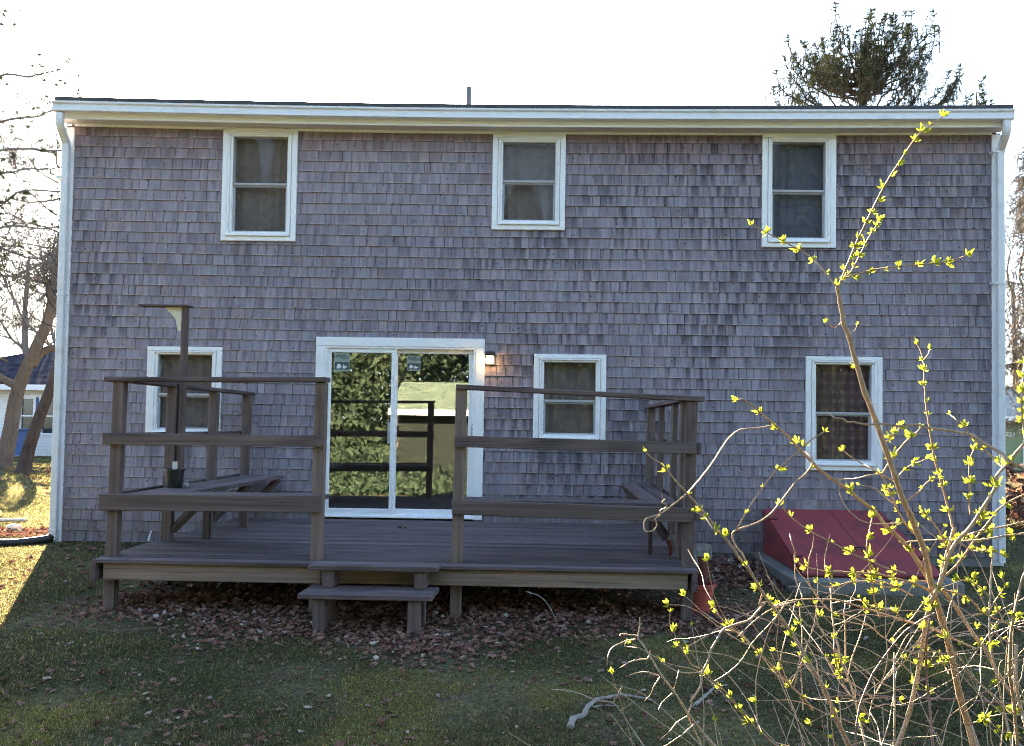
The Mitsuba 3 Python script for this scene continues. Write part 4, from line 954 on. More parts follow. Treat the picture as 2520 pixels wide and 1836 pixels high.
def not_litter(x, y, r_):
    """Little grass grows under the deck, in the leaf drift before it and in the bed by the downspout."""
    under = (x > -3.8) & (x < 1.25) & (y > -3.45)
    edge = -3.45 - .25 - .70 * np.exp(-((x + 1.1) / 1.1) ** 2) + .25 * np.sin(x * 2.1) + .5 * (meshkit.noise(np.stack([x * 3, y * 3, 0 * x], -1), 5) - .5)
    drift = (x > -4.3) & (x < 1.7) & (y > edge) & (y < 0)
    bed = (y > .25) & (y < 1.0) & (x > -8.6) & (x < -6.0)
    right = (x > 1.2) & (x < 2.4) & (y > -1.7)
    inside = (x > -6.2) & (x < 5.4) & (y > -.05)
    return ~inside & ~under & ~((drift | bed | right) & (r_.random(len(x)) < .80))

G = [blades(380000, (-5.2, 3.2), (-7.0, -3.2), .018, .055, .0017, 1, not_litter),
     blades(150000, (-9.5, -3.6), (-4.6, .6), .020, .060, .0022, 2, not_litter),
     blades(90000, (1.2, 6.5), (-5.5, .3), .020, .055, .0020, 3, not_litter),
     blades(130000, (-17, -5.9), (.2, 8), .025, .065, .0038, 4, not_litter),
     blades(90000, (-24, -8), (8, 26), .03, .08, .008, 5), blades(9000, (5.3, 12), (.2, 12), .03, .08, .006, 6)]
gv = np.vstack([g[0] for g in G]); n = 0; gf = []
for g in G:
    gf.append(g[1] + n); n += len(g[0])
k = put('grass', (gv, np.vstack(gf)), 'grass_blade', uv=np.vstack([g[2] for g in G]))
tag(k, 'short mossy green and straw-coloured grass covering the lawn', 'grass', kind='stuff')

def oak_leaf(lobes, curl, seed):
    r_ = np.random.default_rng(seed)
    t = np.linspace(0, 1, lobes)
    w = (.12 + .22 * np.sin(np.pi * t ** .8)) * (1 + .26 * np.cos(np.arange(lobes) * np.pi)) ; w[0] = .02; w[-1] = .01
    mid = np.stack([t - .5, 0 * t, .25 * curl * (t - .5) ** 2 * 4], -1)
    L = mid + np.stack([0 * t, w, curl * w * 1.2 * (1 + .3 * r_.random(lobes))], -1)
    R = mid + np.stack([0 * t, -w, curl * w * 1.2 * (1 + .3 * r_.random(lobes))], -1)
    v = np.vstack([mid, L, R]); f = []
    for i in range(lobes - 1):
        f += [(i, i + 1, lobes + i + 1), (i, lobes + i + 1, lobes + i), (i, 2 * lobes + i, 2 * lobes + i + 1), (i, 2 * lobes + i + 1, i + 1)]
    return v, np.array(f)

OAK = [oak_leaf(l, c, s) for l, c, s in ((7, .15, 1), (8, .4, 2), (7, .7, 3), (6, .9, 4), (8, -.4, 5))]

def scatter(pts, size, seed, tilt=.5):
    r_ = np.random.default_rng(seed)
    V, F, U, n = [], [], [], 0
    for p in pts:
        v, f = OAK[r_.integers(len(OAK))]
        s = r_.uniform(*size)
        M = rot([0, 0, 1], r_.uniform(0, 360)) @ rot([1, 0, 0], r_.normal(0, 40 * tilt)) @ rot([0, 1, 0], r_.normal(0, 30 * tilt))
        if r_.random() < .4: M = M @ np.diag([1, 1, -1.0])
        q = (v * s) @ M.T
        q[:, 2] -= min(q[:, 2].min(), 0) * .8
        V.append(q + p); F.append(f + n); U.append(np.tile(r_.random(2), (len(v), 1))); n += len(v)
    return np.vstack(V), np.vstack(F), np.vstack(U)

r0 = np.random.default_rng(77)
def sample(n, xr, yr, prob):
    x, y = r0.uniform(*xr, n), r0.uniform(*yr, n)
    ok = r0.random(n) < prob(x, y)
    return x[ok], y[ok]

def drift_prob(x, y):
    edge = -3.95 - .80 * np.exp(-((x + 1.15) / 1.15) ** 2) + .15 * np.sin(x * 3.1)
    q = np.clip((y - edge) / .55 + 1.1 * (meshkit.fbm(np.stack([x * 1.6, y * 1.6, 0 * x + 3], -1), 3) - .55), 0, 1) * np.where(y > -2.6, .35, 1) * np.clip((x + 4.2) / .5, 0, 1) * np.clip((1.9 - x) / .4, 0, 1)
    return q

x, y = sample(20000, (-4.3, 1.9), (-5.1, -1.2), drift_prob)
P = np.stack([x, y, ground_z(x, y) + r0.uniform(0, .030, len(x)) * np.clip(drift_prob(x, y), 0, 1)], -1)
x, y = sample(2600, (1.25, 2.42), (-2.2, -.05), lambda x, y: np.clip((y + 1.9) / .7, 0, 1) * np.clip((x - 1.15) / .3, 0, 1))
P2 = np.stack([x, y, ground_z(x, y) + r0.uniform(0, .10, len(x)) * np.clip((y + 1.6) / 1.4, 0, 1)], -1)
x, y = sample(1500, (-8.8, -6.05), (.15, 1.0), lambda x, y: .9 + 0 * x)
P3 = np.stack([x, y, ground_z(x, y) + r0.uniform(0, .03, len(x))], -1)
x, y = sample(9000, (-5.5, 5.5), (-7.0, -2.0), lambda x, y: visible(x, y) * np.clip((meshkit.fbm(np.stack([x * .9 + 2, y * .9, 0 * x], -1), 3) - .36) * 1.5, .03, .5) * ((x < -3.9) | (x > 1.3) | (y < -3.9)))
P4 = np.stack([x, y, ground_z(x, y) + .008], -1)
x, y = sample(1800, (-20, -6.5), (5, 18), lambda x, y: visible(x, y) * np.clip((y - 5) / 9, .05, .9))
P5 = np.stack([x, y, ground_z(x, y) + .01], -1)
x, y = sample(700, (-5.9, -3.9), (-2.9, -.05), lambda x, y: .35 * np.clip((y + 2.9) / 2.5, .2, 1))
P6 = np.stack([x, y, ground_z(x, y) + .006], -1)
x, y = sample(26000, (-5.5, 6.0), (-7.0, -.2), lambda x, y: visible(x, y) * np.clip((meshkit.fbm(np.stack([x * 1.3 + 9, y * 1.3, 0 * x], -1), 3) - .30) * 1.6, .08, .8) * ((x < -3.9) | (x > 1.3) | (y < -3.6)))
P7 = np.stack([x, y, ground_z(x, y) + .012], -1)
near = P4[np.argsort(P4[:, 1])]
front, back_ = near[:70], near[70:]
parts = [scatter(P, (.028, .062), 1, .5), scatter(P2, (.035, .075), 2, .6), scatter(P3, (.04, .085), 3, .6), scatter(back_, (.028, .062), 4, .35), scatter(P5, (.07, .12), 5), scatter(P6, (.04, .08), 6), scatter(P7, (.010, .030), 7, .8)]
n = 0; lf = []
for q in parts:
    lf.append(q[1] + n); n += len(q[0])
k = put('leaf_litter', (np.vstack([q[0] for q in parts]), np.vstack(lf)), 'dry_leaf', uv=np.vstack([q[2] for q in parts]))
tag(k, 'drift of dry brown oak leaves along the deck edge and over the lawn', 'fallen leaves', kind='stuff')
for i, p in enumerate(front):
    v, f, uv = scatter([p], (.035, .068), 100 + i, .4)
    k = put('fallen_leaf', (v, f), 'dry_leaf', uv=uv)
    tag(k, 'single dry curled leaf lying on the nearest strip of lawn', 'leaf', 'loose leaves on the nearest lawn')

# a fallen branch, twigs and a few pale things on the grass
def stick(name, pts, r_a, r_b, m_, label, cat_, sides=7, group=None):
    p = spline(pts, 5)
    k = tag(key(name), label, cat_, group)
    rr = np.linspace(r_a, r_b, len(p)) * (1 + .18 * np.sin(np.arange(len(p)) * 1.9))
    scene[k] = mikit.ply(tube(p, rr, sides), m_, smooth=True)
    return k

def onground(pts, dz):
    return [(x, y, float(ground_z(x, y)) + dz) for x, y in pts]

fb = thing('fallen_branch', 'thick crooked gray branch lying on the lawn at the bottom of the picture', 'branch')
p = spline(onground([(.108, -5.644), (.126, -5.519), (.185, -5.456), (.215, -5.32), (.281, -5.187), (.335, -5.157), (.408, -5.104), (.479, -5.107), (.613, -5.165)], .018), 5)
put('limb', tube(p, np.linspace(.020, .007, len(p)) * (1 + .15 * np.sin(np.arange(len(p)) * 1.7)), 8), 'stem_gray', fb, smooth=True)
p = spline(onground([(.235, -5.27), (.25, -5.31), (.311, -5.276), (.413, -5.277)], .015), 5)
put('side_shoot', tube(p, np.linspace(.009, .004, len(p)), 6), 'stem_gray', fb, smooth=True)
stick('fallen_branch', onground([(.86, -5.22), (.965, -5.041), (1.04, -4.922), (1.12, -4.88)], .015), .013, .006, 'stem_gray', 'short gray branch lying on the lawn behind the leafless shrub stem', 'branch')
stick('twig', [(-.21, -3.46, .14), (-.10, -3.45, .10), (-.03, -3.46, .03), (.03, -3.47, -.08)], .005, .004, 'stem_gray', 'bare twig leaning up out of the leaves under the right half of the deck', 'twig')
stick('twig', onground([(-3.5, -3.95), (-3.3, -4.0), (-3.1, -3.92), (-2.95, -3.85)], .03),   .005, .003, 'bark_brown', 'thin bare twig lying in the leaves before the left half of the deck', 'twig')
rk = tag(key('rock'), 'pale sunlit rock at the edge of the leaf bed left of the house', 'rock')
m = trimesh.creation.icosphere(2, 1.0); v = np.array(m.vertices); v = v * (1 + .5 * (meshkit.noise(v * 1.7 + 5)[:, None] - .5)) * [.10, .07, .06] + [-7.05, .78, .035]
scene[rk] = mikit.ply((v, np.array(m.faces)), 'pale_stone', smooth=35)
stick('bleached_stick', onground([(-8.6, 1.95), (-8.1, 1.86), (-7.75, 1.95), (-7.62, 1.98)], .035), .028, .026, 'pale_stone', 'bleached white stick lying on the sunlit grass left of the house', 'stick')
eb = tag(key('edging_board'), 'short dark edging board with a sunlit top in the bed left of the house', 'board')
scene[eb] = mikit.ply(cbox(-6.72, -6.12, 1.02, 1.06, -.06, .10), 'bark_dark')
pc = tag(key('paper_scrap'), 'small white scrap of paper on the ground behind the yellow-budded shrub', 'scrap')
v, f = bx(-.05, .05, -.03, .03, 0, .003); v[:, 2] += .3 * v[:, 0] ** 2 * 10 + .2 * v[:, 1]
scene[pc] = mikit.ply((v @ rot([0, 0, 1], 25).T + [2.98, -2.75, float(ground_z(2.98, -2.75)) + .03], f), 'white_paper')

# ------------------------------------------------------------------ foreground shrub and vines
BUD_V = []
for s_ in range(6):
    r_ = np.random.default_rng(40 + s_)
    q = []
    for j in range(4 + s_ % 3):
        an, up = j * 2.4 + r_.uniform(-.4, .4), r_.uniform(.45, 1.3) if j else 1.5
        d = np.array([math.cos(an) * math.cos(up), math.sin(an) * math.cos(up), math.sin(up)])
        a, b_, d = basis(d)
        l, w = r_.uniform(.013, .025) * (1.15 if j == 0 else .85), r_.uniform(.0030, .0052)
        o = d * .001
        q.append((np.array([o, o + d * l * .35 + a * w + b_ * w * .4, o + d * l * .75 + a * w * .75 + b_ * w * .35, o + d * l + b_ * w * .2, o + d * l * .75 - a * w * .75 + b_ * w * .35, o + d * l * .35 - a * w + b_ * w * .4, o + d * l * .5 - b_ * w * .25]),
                  np.array([[0, 1, 6], [1, 2, 6], [2, 3, 6], [3, 4, 6], [4, 5, 6], [5, 0, 6]])))
    BUD_V.append(cat(q))

shrub = thing('budding_shrub', 'tall foreground shrub with tan stems and bright yellow-green opening buds', 'shrub')
vine = thing('climbing_vine', 'leafless reddish tan vine winding through the yellow-budded shrub', 'vine')
bramble = thing('bramble', 'dark purple arching bramble canes among the lower shrub stems', 'bramble')
bare = thing('bare_shrub', 'leafless tan shrub stem with curling side twigs left of the budding shrub', 'shrub')
weed = thing('dry_weed', 'thin gray dead weed stalks leaning over the lawn left of the shrubs', 'weed')
HOST = {'s': (shrub, 'stem_tan'), 'p': (shrub, 'stem_pale'), 'v': (vine, 'stem_vine'), 'd': (bramble, 'stem_dark'), 'b': (bare, 'stem_pale'), 'g': (weed, 'stem_gray')}
buds = []
r5 = np.random.default_rng(9)
fine = {h: [] for h in 'spvdbg'}
for kind, pts, ra, rb, dens in BRANCHES:
    p = np.array(pts)
    q = spline(p, 5 if len(p) > 3 else 3)
    q = q + np.cumsum(r5.normal(0, .00035, q.shape), 0) * np.linspace(0, 1, len(q))[:, None]
    n = len(q)
    rad = np.linspace(ra, rb, n) * .94
    rad[-1] *= .6
    rad *= 1 + .16 * (np.arange(n) % 5 == 0)
    host, m_ = HOST[kind]
    put('branch', tube(q, rad, 7 if ra > .004 else 5), m_, host, smooth=True)
    seg = np.concatenate([[0], np.cumsum(np.linalg.norm(np.diff(q, axis=0), axis=1))])
    L = seg[-1]
    if dens:
        s = L - .002
        low = 0.62 if q[0][2] < .3 else 0.0
        gap = .26 / dens
        first = True
        while s > max(low * L, .015):
            c = np.array([np.interp(s, seg, q[:, k_]) for k_ in range(3)])
            tdir = np.array([np.interp(min(s + .01, L), seg, q[:, k_]) for k_ in range(3)]) - np.array([np.interp(max(s - .01, 0), seg, q[:, k_]) for k_ in range(3)])
            a, b_, d = basis(tdir)
            an = r5.uniform(0, 6.28)
            for sgn in ((0,) if first else (1, -1)):
                if sgn and r5.random() < .22: continue
                side = (a * math.cos(an) + b_ * math.sin(an)) * sgn
                rr = np.interp(s, seg, rad)
                dirv = d * .75 + side * .8 + np.array([0, 0, .45])
                if c[2] > .50: buds.append((c + side * rr, dirv, r5.uniform(.50, 1.25) * (.8 if rb < .0016 else 1), kind))
            first = False
            s -= gap * r5.uniform(.75, 1.3)

# thin side twigs, springing from the stems
def twig_from(p0, d, length, r_a, droop=0.0, n=6):
    pts = [np.array(p0)]
    d = np.array(d) / np.linalg.norm(d)
    for _ in range(n):
        d = d + r5.normal(0, .16, 3) + np.array([0, 0, -droop])
        d /= np.linalg.norm(d)
        pts.append(pts[-1] + d * length / n)
    return np.array(pts), d

stems = [(kind, spline(np.array(pts), 4)) for kind, pts, ra, rb, dens in BRANCHES if kind in 'sp' and len(pts) > 5]
tw = []
for i in range(520):
    kind, q = stems[r5.integers(len(stems))]
    j = r5.integers(2, len(q) - 1)
    if q[j][2] > 1.05 or q[j][0] < .35 and r5.random() < .6: continue
    d = r5.normal(0, 1, 3) * [1, .7, .6] + [-.2, 0, .5]
    p, dd = twig_from(q[j], d, r5.uniform(.10, .38), .002)
    tw.append(tube(spline(p, 2), np.linspace(.0016, .0007, 2 * len(p) - 1), 4, False))
    if r5.random() < .45 and p[-1][2] > .62: buds.append((p[-1], dd + [0, 0, .5], r5.uniform(.6, 1.0), 's'))
# suckers rising from the ground round the foot of the shrub
for i in range(120):
    a, r_ = r5.uniform(0, 6.28), abs(r5.normal(0, .6))
    x, y = 1.05 + r_ * math.cos(a) * 1.3, -8.2 + r_ * math.sin(a) * .45
    if y < -8.75 or x < .55: continue
    d = np.array([max(r5.normal((x - 1.2) * .35, .32), -.38), r5.normal(.05, .15), 1.0])
    p, dd = twig_from((x, y, float(ground_z(x, y)) - .02), d, r5.uniform(.7, 1.5), .004, .015, 9)
    tw.append(tube(spline(p, 2), np.linspace(.0030, .0009, 2 * len(p) - 1), 5, False))
    if r5.random() < .35 and p[-1][2] > .62: buds.append((p[-1], dd + [0, 0, .5], r5.uniform(.6, 1.0), 's'))
k = put('twigs', cat(tw), 'stem_pale', shrub, smooth=True)
tag(k, kind='stuff')

order = sorted(range(len(buds)), key=lambda i: -(buds[i][2] / (buds[i][0][1] - EYE[1])))
rest = []
for rank, i in enumerate(order):
    c, d, s, kind = buds[i]
    v, f = BUD_V[i % 6]
    a, b_, d = basis(d)
    an = r5.uniform(0, 6.28)
    a2, b2 = a * math.cos(an) + b_ * math.sin(an), -a * math.sin(an) + b_ * math.cos(an)
    w = (v * s) @ np.stack([a2, b2, d]) + c
    if rank < 300: put('leaf_bud', (w, f), 'bud_leaf', shrub)
    else: rest.append((w, f))
if rest:
    k = put('leaf_buds', cat(rest), 'bud_leaf', shrub)
    tag(k, kind='stuff')
print('buds', len(buds))
# orange opening buds on the vine
q = []
for kind, pts, ra, rb, dens in BRANCHES:
    if kind == 'v' and len(pts) > 12 and pts[0][0] > 1.2:
        p = np.array(pts)
        for j in range(len(p) - 6, len(p)):
            v, f = BUD_V[j % 6]
            a, b_, d = basis(r5.normal(0, .3, 3) + [0, 0, 1])
            q.append(((v * .7) @ np.stack([a, b_, d]) + p[j], f))
if q: tag(put('leaf_buds', cat(q), 'bud_orange', vine), 'pinkish orange opening buds', kind='stuff')

# ------------------------------------------------------------------ trees
def limb_mesh(p, ra, rb, sides=6):
    q = spline(p, 4)
    return tube(q, np.linspace(ra, rb, len(q)), sides, False)

def grow(out, r_, p0, d, length, rad, level, spread=.55, up=.12, kids=(3, 5), rmin=.006):
    n = 5
    pts = [np.array(p0, float)]
    d = np.array(d, float) / np.linalg.norm(d)
    dirs = [d]
    for _ in range(n):
        d = d + r_.normal(0, .15 if level else .12, 3) + [0, 0, up]
        d /= np.linalg.norm(d)
        pts.append(pts[-1] + d * length / n); dirs.append(d)
    out.setdefault(level, []).append(tube(np.array(pts), np.maximum(np.linspace(rad, rad * .45, n + 1), rmin), 6 if rad > .02 else 3, False))
    if level == 0: return
    for _ in range(r_.integers(*kids)):
        j = r_.integers(1, n + 1)
        a, b_, d0 = basis(dirs[j])
        an = r_.uniform(0, 6.28)
        nd = d0 + (a * math.cos(an) + b_ * math.sin(an)) * r_.uniform(.5, 1.3) * spread * 1.6
        grow(out, r_, pts[j], nd, length * r_.uniform(.5, .78), rad * .48, level - 1, spread, up * .7, kids, rmin)

def bare_tree(name, label, trunk, limbs, seed, mt='bark_brown', levels=4, length=2.4, kids=(3, 6), group=None, rmin=.006):
    t = thing(name, label, 'tree', group)
    r_ = np.random.default_rng(seed)
    for j, (p, ra, rb) in enumerate(trunk):
        q = spline(p, 6)
        rr = np.linspace(ra, rb, len(q))
        if j == 0: rr = rr * (1 + .35 * np.exp(-np.arange(len(q)) / 3.0))
        put('trunk' if j == 0 else 'limb', tube(q, rr, 12), mt, t, smooth=True)
    out = {}
    for p0, d, L, rad in limbs: grow(out, r_, p0, d, L, rad, levels, .55, .10, kids, rmin)
    big = [m_ for lv in out if lv >= 2 for m_ in out[lv]]
    small = [m_ for lv in out if lv < 2 for m_ in out[lv]]
    if big: tag(put('limbs', cat(big), mt, t, smooth=True), kind='stuff')
    if small: tag(put('crown', cat(small), 'bark_gray', t), kind='stuff')
    return t

A = [(-16.75, 15.6, -.1), (-16.62, 15.6, .5), (-16.50, 15.6, 1.2), (-16.38, 15.6, 2.1), (-16.18, 15.6, 2.8), (-15.75, 15.6, 3.8), (-15.45, 15.6, 4.6), (-15.15, 15.6, 6.6), (-14.8, 15.6, 9.0)]
ra_ = np.random.default_rng(3)
limbsA = [((-15.3, 15.6, 5.2 + .5 * i), (ra_.uniform(-1.3, -.3), ra_.uniform(-.3, .6), ra_.uniform(-.1, .4)), 2.1, .030) for i in range(9)]
limbsA += [((-17.1, 15.5, 2.9), (-.8, .1, .7), 2.0, .05), ((-16.6, 15.5, 3.2), (-.7, 0, .2), 1.6, .035)]
bare_tree('leaning_tree', 'leaning forked bare tree with a smooth brown trunk left of the house',
          [(A, .235, .12), ([(-16.30, 15.55, 2.45), (-16.65, 15.5, 2.62), (-17.1, 15.4, 2.95), (-17.5, 15.3, 3.15)], .13, .07), ([(-16.0, 15.7, 3.1), (-15.7, 15.8, 3.55), (-15.2, 15.9, 3.75), (-14.4, 15.9, 4.2)], .13, .08)], limbsA, 5, 'bark_brown', 4, 2.4, (3, 6), None, .0075)
Bk = [(-14.55, 13.1, -.1), (-14.42, 13.1, .6), (-14.15, 13.1, 1.5), (-13.85, 13.1, 2.35), (-13.55, 13.1, 3.5), (-13.4, 13.1, 4.6), (-13.4, 13.1, 5.6)]
limbsB = [((-13.4, 13.1, 3.9 + .35 * i), (ra_.uniform(-1.2, -.5), ra_.uniform(-.2, .8), ra_.uniform(.0, .5)), 1.5, .030) for i in range(5)]
bare_tree('dark_tree', 'dark rough-barked bare tree leaning behind the left corner of the house', [(Bk, .17, .10)], limbsB, 8, 'bark_dark', 4, 2.2, (3, 5))
limbsC = [((-24.2 + ra_.uniform(-1.6, 1.6), 22, 3.4 + .5 * i), (ra_.uniform(-1, 1), ra_.uniform(-.6, .6), ra_.uniform(.2, 1)), 3.0, .08) for i in range(10)]
bare_tree('far_tree', 'twiggy bare tree standing behind the neighbouring white house at far left', [([(-24.4, 29, -.1), (-24.3, 29, 3), (-24.5, 29, 6), (-24.4, 29, 9)], .22, .06)],
          [((p[0], 29, p[2]), d, L, r_) for p, d, L, r_ in limbsC], 12, 'bark_gray', 4, 3.2, (4, 7), None, .011)

def needle_tuft(r_, c, d, n, l, w, spread=.8):
    """Needles set round a shoot at c."""
    q = r_.normal(0, spread, (n, 3)) + np.asarray(d) / np.linalg.norm(d)
    q /= np.linalg.norm(q, axis=1, keepdims=True)
    side = np.cross(q, r_.normal(0, 1, (n, 3))); side /= np.linalg.norm(side, axis=1, keepdims=True)
    ll = l * r_.uniform(.6, 1.1, (n, 1))
    v = np.stack([c - side * w, c + side * w, c + q * ll], 1).reshape(-1, 3)
    return v, np.arange(3 * n).reshape(-1, 3)

# wind-swept pine whose boughs reach in from the left
pine = thing('pine_tree', 'wind-swept pine at the left edge, its crooked boughs and needle tufts against the white sky', 'tree')
rp = np.random.default_rng(21)
def far_pt(q, k_=1.40):
    q = np.array(q, float)
    return EYE + (q + [.75 if q[0] > -11.7 else -.15, 0, 0] - EYE) * k_
put('trunk', limb_mesh([(-17.9, 14.6, -.1)] + [far_pt(q) for q in ((-12.7, 7.5, 2.5), (-12.4, 7.5, 4.2), (-12.55, 7.5, 5.6), (-12.3, 7.5, 7.0), (-12.6, 7.5, 8.6), (-12.7, 7.5, 10.2))], .24, .07, 10), 'bark_gray', pine, smooth=True)
tips, wood_ = [], []
for p0, p1 in (((-12.4, 7.5, 4.4), (-11.3, 7.3, 4.35)), ((-12.5, 7.5, 5.3), (-11.0, 7.2, 5.55)), ((-12.5, 7.5, 5.9), (-10.95, 7.3, 6.35)), ((-12.3, 7.5, 6.9), (-10.75, 7.5, 7.25)), ((-12.4, 7.5, 7.3), (-11.1, 7.4, 8.2)), ((-12.6, 7.5, 8.4), (-11.4, 7.6, 9.0)), ((-12.5, 7.5, 5.0), (-11.1, 7.6, 4.9)), ((-12.45, 7.5, 6.4), (-11.3, 7.6, 6.9)), ((-12.5, 7.5, 9.0), (-11.9, 7.5, 10.3))):
    p0, p1 = far_pt(p0), far_pt(p1)
    n = 7
    pts = [p0 + (p1 - p0) * t + rp.normal(0, .07, 3) * (0 < t < 1) + [0, 0, .12 * math.sin(t * 5)] for t in np.linspace(0, 1, n)]
    wood_.append(limb_mesh(pts, .05, .016, 5))
    for j in range(1, n):
        for _ in range(6):
            d = rp.normal(0, 1, 3) * [1, .8, .5] + [.5, 0, .15]
            p, dd = twig_from(pts[j], d, rp.uniform(.2, .7), .005, 0, 4)
            wood_.append(tube(p, np.linspace(.013, .007, len(p)), 4, False))
            if rp.random() < .62: tips.append((p[-1], dd))
tag(put('boughs', cat(wood_), 'bark_gray', pine, smooth=True), kind='stuff')
tag(put('crown', cat([needle_tuft(rp, c + rp.normal(0, .03, 3), d, 44, .15, .0065) for c, d in tips for _ in range(2)]), 'pine_needle', pine), kind='stuff')

# spruce above the roof
def spruce(name, label, base, top, crown, seed, n_br, lean=0, mat_n='spruce_needle', zmin=8.0):
    t = thing(name, label, 'tree')
    r_ = np.random.default_rng(seed)
    b0 = np.array(base, float); H = top - b0[2]
    tr = [b0 + [lean * s, 0, s * H] for s in np.linspace(0, 1, 8)]
    put('trunk', limb_mesh(tr, .020 * H, .02, 10), 'spruce_bark', t, smooth=True)
    wd, nd, hang = [], [], []
    def shoot(p, d, L, dens, drop):
        """A shoot clothed in needles."""
        q, dd = [np.array(p)], np.array(d, float) / np.linalg.norm(d)
        n_ = max(3, int(L / .12))
        for _ in range(n_):
            dd = dd + r_.normal(0, .10, 3) + [0, 0, drop]
            dd /= np.linalg.norm(dd)
            q.append(q[-1] + dd * L / n_)
        q = np.array(q)
        wd.append(tube(q, np.linspace(.010, .004, len(q)), 3, False))
        for j in range(len(q) - 1):
            for s in np.linspace(0, 1, dens, endpoint=False):
                (hang if drop < -.2 and r_.random() < .5 else nd).append(needle_tuft(r_, q[j] * (1 - s) + q[j + 1] * s, q[j + 1] - q[j], 11, .095, .0062, .8))
        return q
    for i in range(n_br):
        f = (i + .5) / n_br
        az = i * 2.399 + r_.uniform(-.3, .3)
        rad, zt = crown(f, r_)
        z0 = max(zt - .65 - (.62 if rad < 1.5 else .40) * rad, zmin)
        h = np.array([math.cos(az), math.sin(az), 0])
        s = (z0 - b0[2]) / H
        start = b0 + [lean * s, 0, z0 - b0[2]]
        end = start + h * rad + [0, 0, zt - z0]
        pts = []
        for u in np.linspace(0, 1, 9):
            pts.append(start + h * rad * (1 - (1 - u) ** 1.35) + [0, 0, (zt - z0) * (.35 * u + .65 * u ** 2.4)] + r_.normal(0, .05, 3) * (u > 0))
        pts = np.array(pts)
        wd.append(tube(pts, np.linspace(.05, .014, 9), 5, False))
        tip = shoot(pts[-1], [h[0] * .15, h[1] * .15, 1], r_.uniform(.35, .75), 3, .05)
        for j in range(1, len(tip) - 1):
            for _ in range(3):
                a = r_.uniform(0, 6.28)
                shoot(tip[j], [math.cos(a), math.sin(a), .45], .10 + .14 * (1 - j / len(tip)), 2, 0)
        m = int(9 + 7 * rad)
        for _ in range(m):
            u = r_.uniform(.48 if rad > 1.5 else .40, 1.0) ** .9
            x = u * 8; j = min(int(x), 7)
            p = pts[j] * (1 - x + j) + pts[j + 1] * (x - j)
            a = r_.uniform(0, 6.28)
            side = np.array([math.cos(a), math.sin(a), r_.uniform(-.3, .5)])
            q = shoot(p, side, r_.uniform(.15, .38), 2, -.06)
            shoot(q[-1], [side[0] * .2, side[1] * .2, -1], r_.uniform(.15, .5), 2, -.22)
    tag(put('limbs', cat(wd), 'spruce_bark', t), kind='stuff')
    tag(put('crown', cat(nd), mat_n, t), kind='stuff')
    tag(put('hanging_foliage', cat(hang), 'hanging_needle', t), kind='stuff')
    return t

def big_crown(f, r_):
    # many short boughs in a dense round top, long ones reaching out lower down
    if f < .37:
        rad = .15 + 2.0 * math.sqrt(r_.random())
        return rad, 17.85 - .25 * rad - 1.0 * r_.random()
    rad = 1.6 + 2.6 * (f - .37) / .63 + r_.normal(0, .2)
    return rad, 18.15 - .12 * rad - .15 * rad ** 2 + r_.normal(0, .45)

spruce('spruce_tree', 'tall dark spruce with a broad drooping crown standing behind the roof at right', (12.31, 25, -.3), 17.9, big_crown, 31, 84, zmin=13.2)
spruce('spruce_tree', 'slim top of a second spruce just showing over the right end of the roof', (17.0, 25, -.3), 15.4, lambda f, r_: (.15 + .45 * f, 15.5 - 1.6 * f + r_.normal(0, .1)), 33, 9, zmin=12.0)

# scraggly conifer at the right edge
sc = thing('scraggly_conifer', 'scraggly half-bare conifer with drooping brown twigs at the right edge behind the house', 'tree')
rs = np.random.default_rng(55)
put('trunk', limb_mesh([(12.3, 10.5, -.3), (12.35, 10.5, 3), (12.3, 10.5, 7), (12.25, 10.5, 11)], .2, .06, 9), 'bark_gray', sc, smooth=True)
wd, nd, hg = [], [], []
for i in range(150):
    z = rs.uniform(2.4, 8.4)
    a = rs.uniform(1.6, 4.7)
    L = rs.uniform(1.2, 2.3) * (1.15 - .06 * z)
    p, dd = twig_from((12.3, 10.5, z), (math.cos(a), math.sin(a), .35), L, .02, .07, 7)
    wd.append(tube(p, np.linspace(.022, .006, len(p)), 4, False))
    for j in range(2, len(p)):
        for _ in range(4):
            d = rs.normal(0, 1, 3) * [1, 1, .3] + [0, 0, -.55]
            q, d2 = twig_from(p[j], d, rs.uniform(.25, .7), .004, .12, 5)
            wd.append(tube(q, np.linspace(.010, .005, len(q)), 3, False))
            for _k in range(2):
                d3 = rs.normal(0, 1, 3) + [0, 0, -.4]
                q2, _d = twig_from(q[rs.integers(1, len(q))], d3, rs.uniform(.12, .3), .003, .1, 4)
                wd.append(tube(q2, np.linspace(.008, .004, len(q2)), 3, False))
            if rs.random() < .5: nd += [needle_tuft(rs, q[s], d2, 8, .07, .008) for s in range(1, len(q))]
tag(put('limbs', cat(wd), 'bark_gray', sc), kind='stuff')
tag(put('crown', cat(nd), 'hanging_needle', sc), kind='stuff')
limbsD = [((22.6 + .5 * rs.normal(), 33, 4 + .8 * i), (rs.uniform(-1, 1), rs.uniform(-.5, .5), rs.uniform(.2, 1)), 2.6, .07) for i in range(8)]
bare_tree('far_tree', 'pale bare tree above the blue roof at far right', [([(22.6, 33, -.1), (22.7, 33, 4), (22.6, 33, 9)], .16, .08)], limbsD, 14, 'bark_gray', 3, 2.6, (3, 5), None, .012)

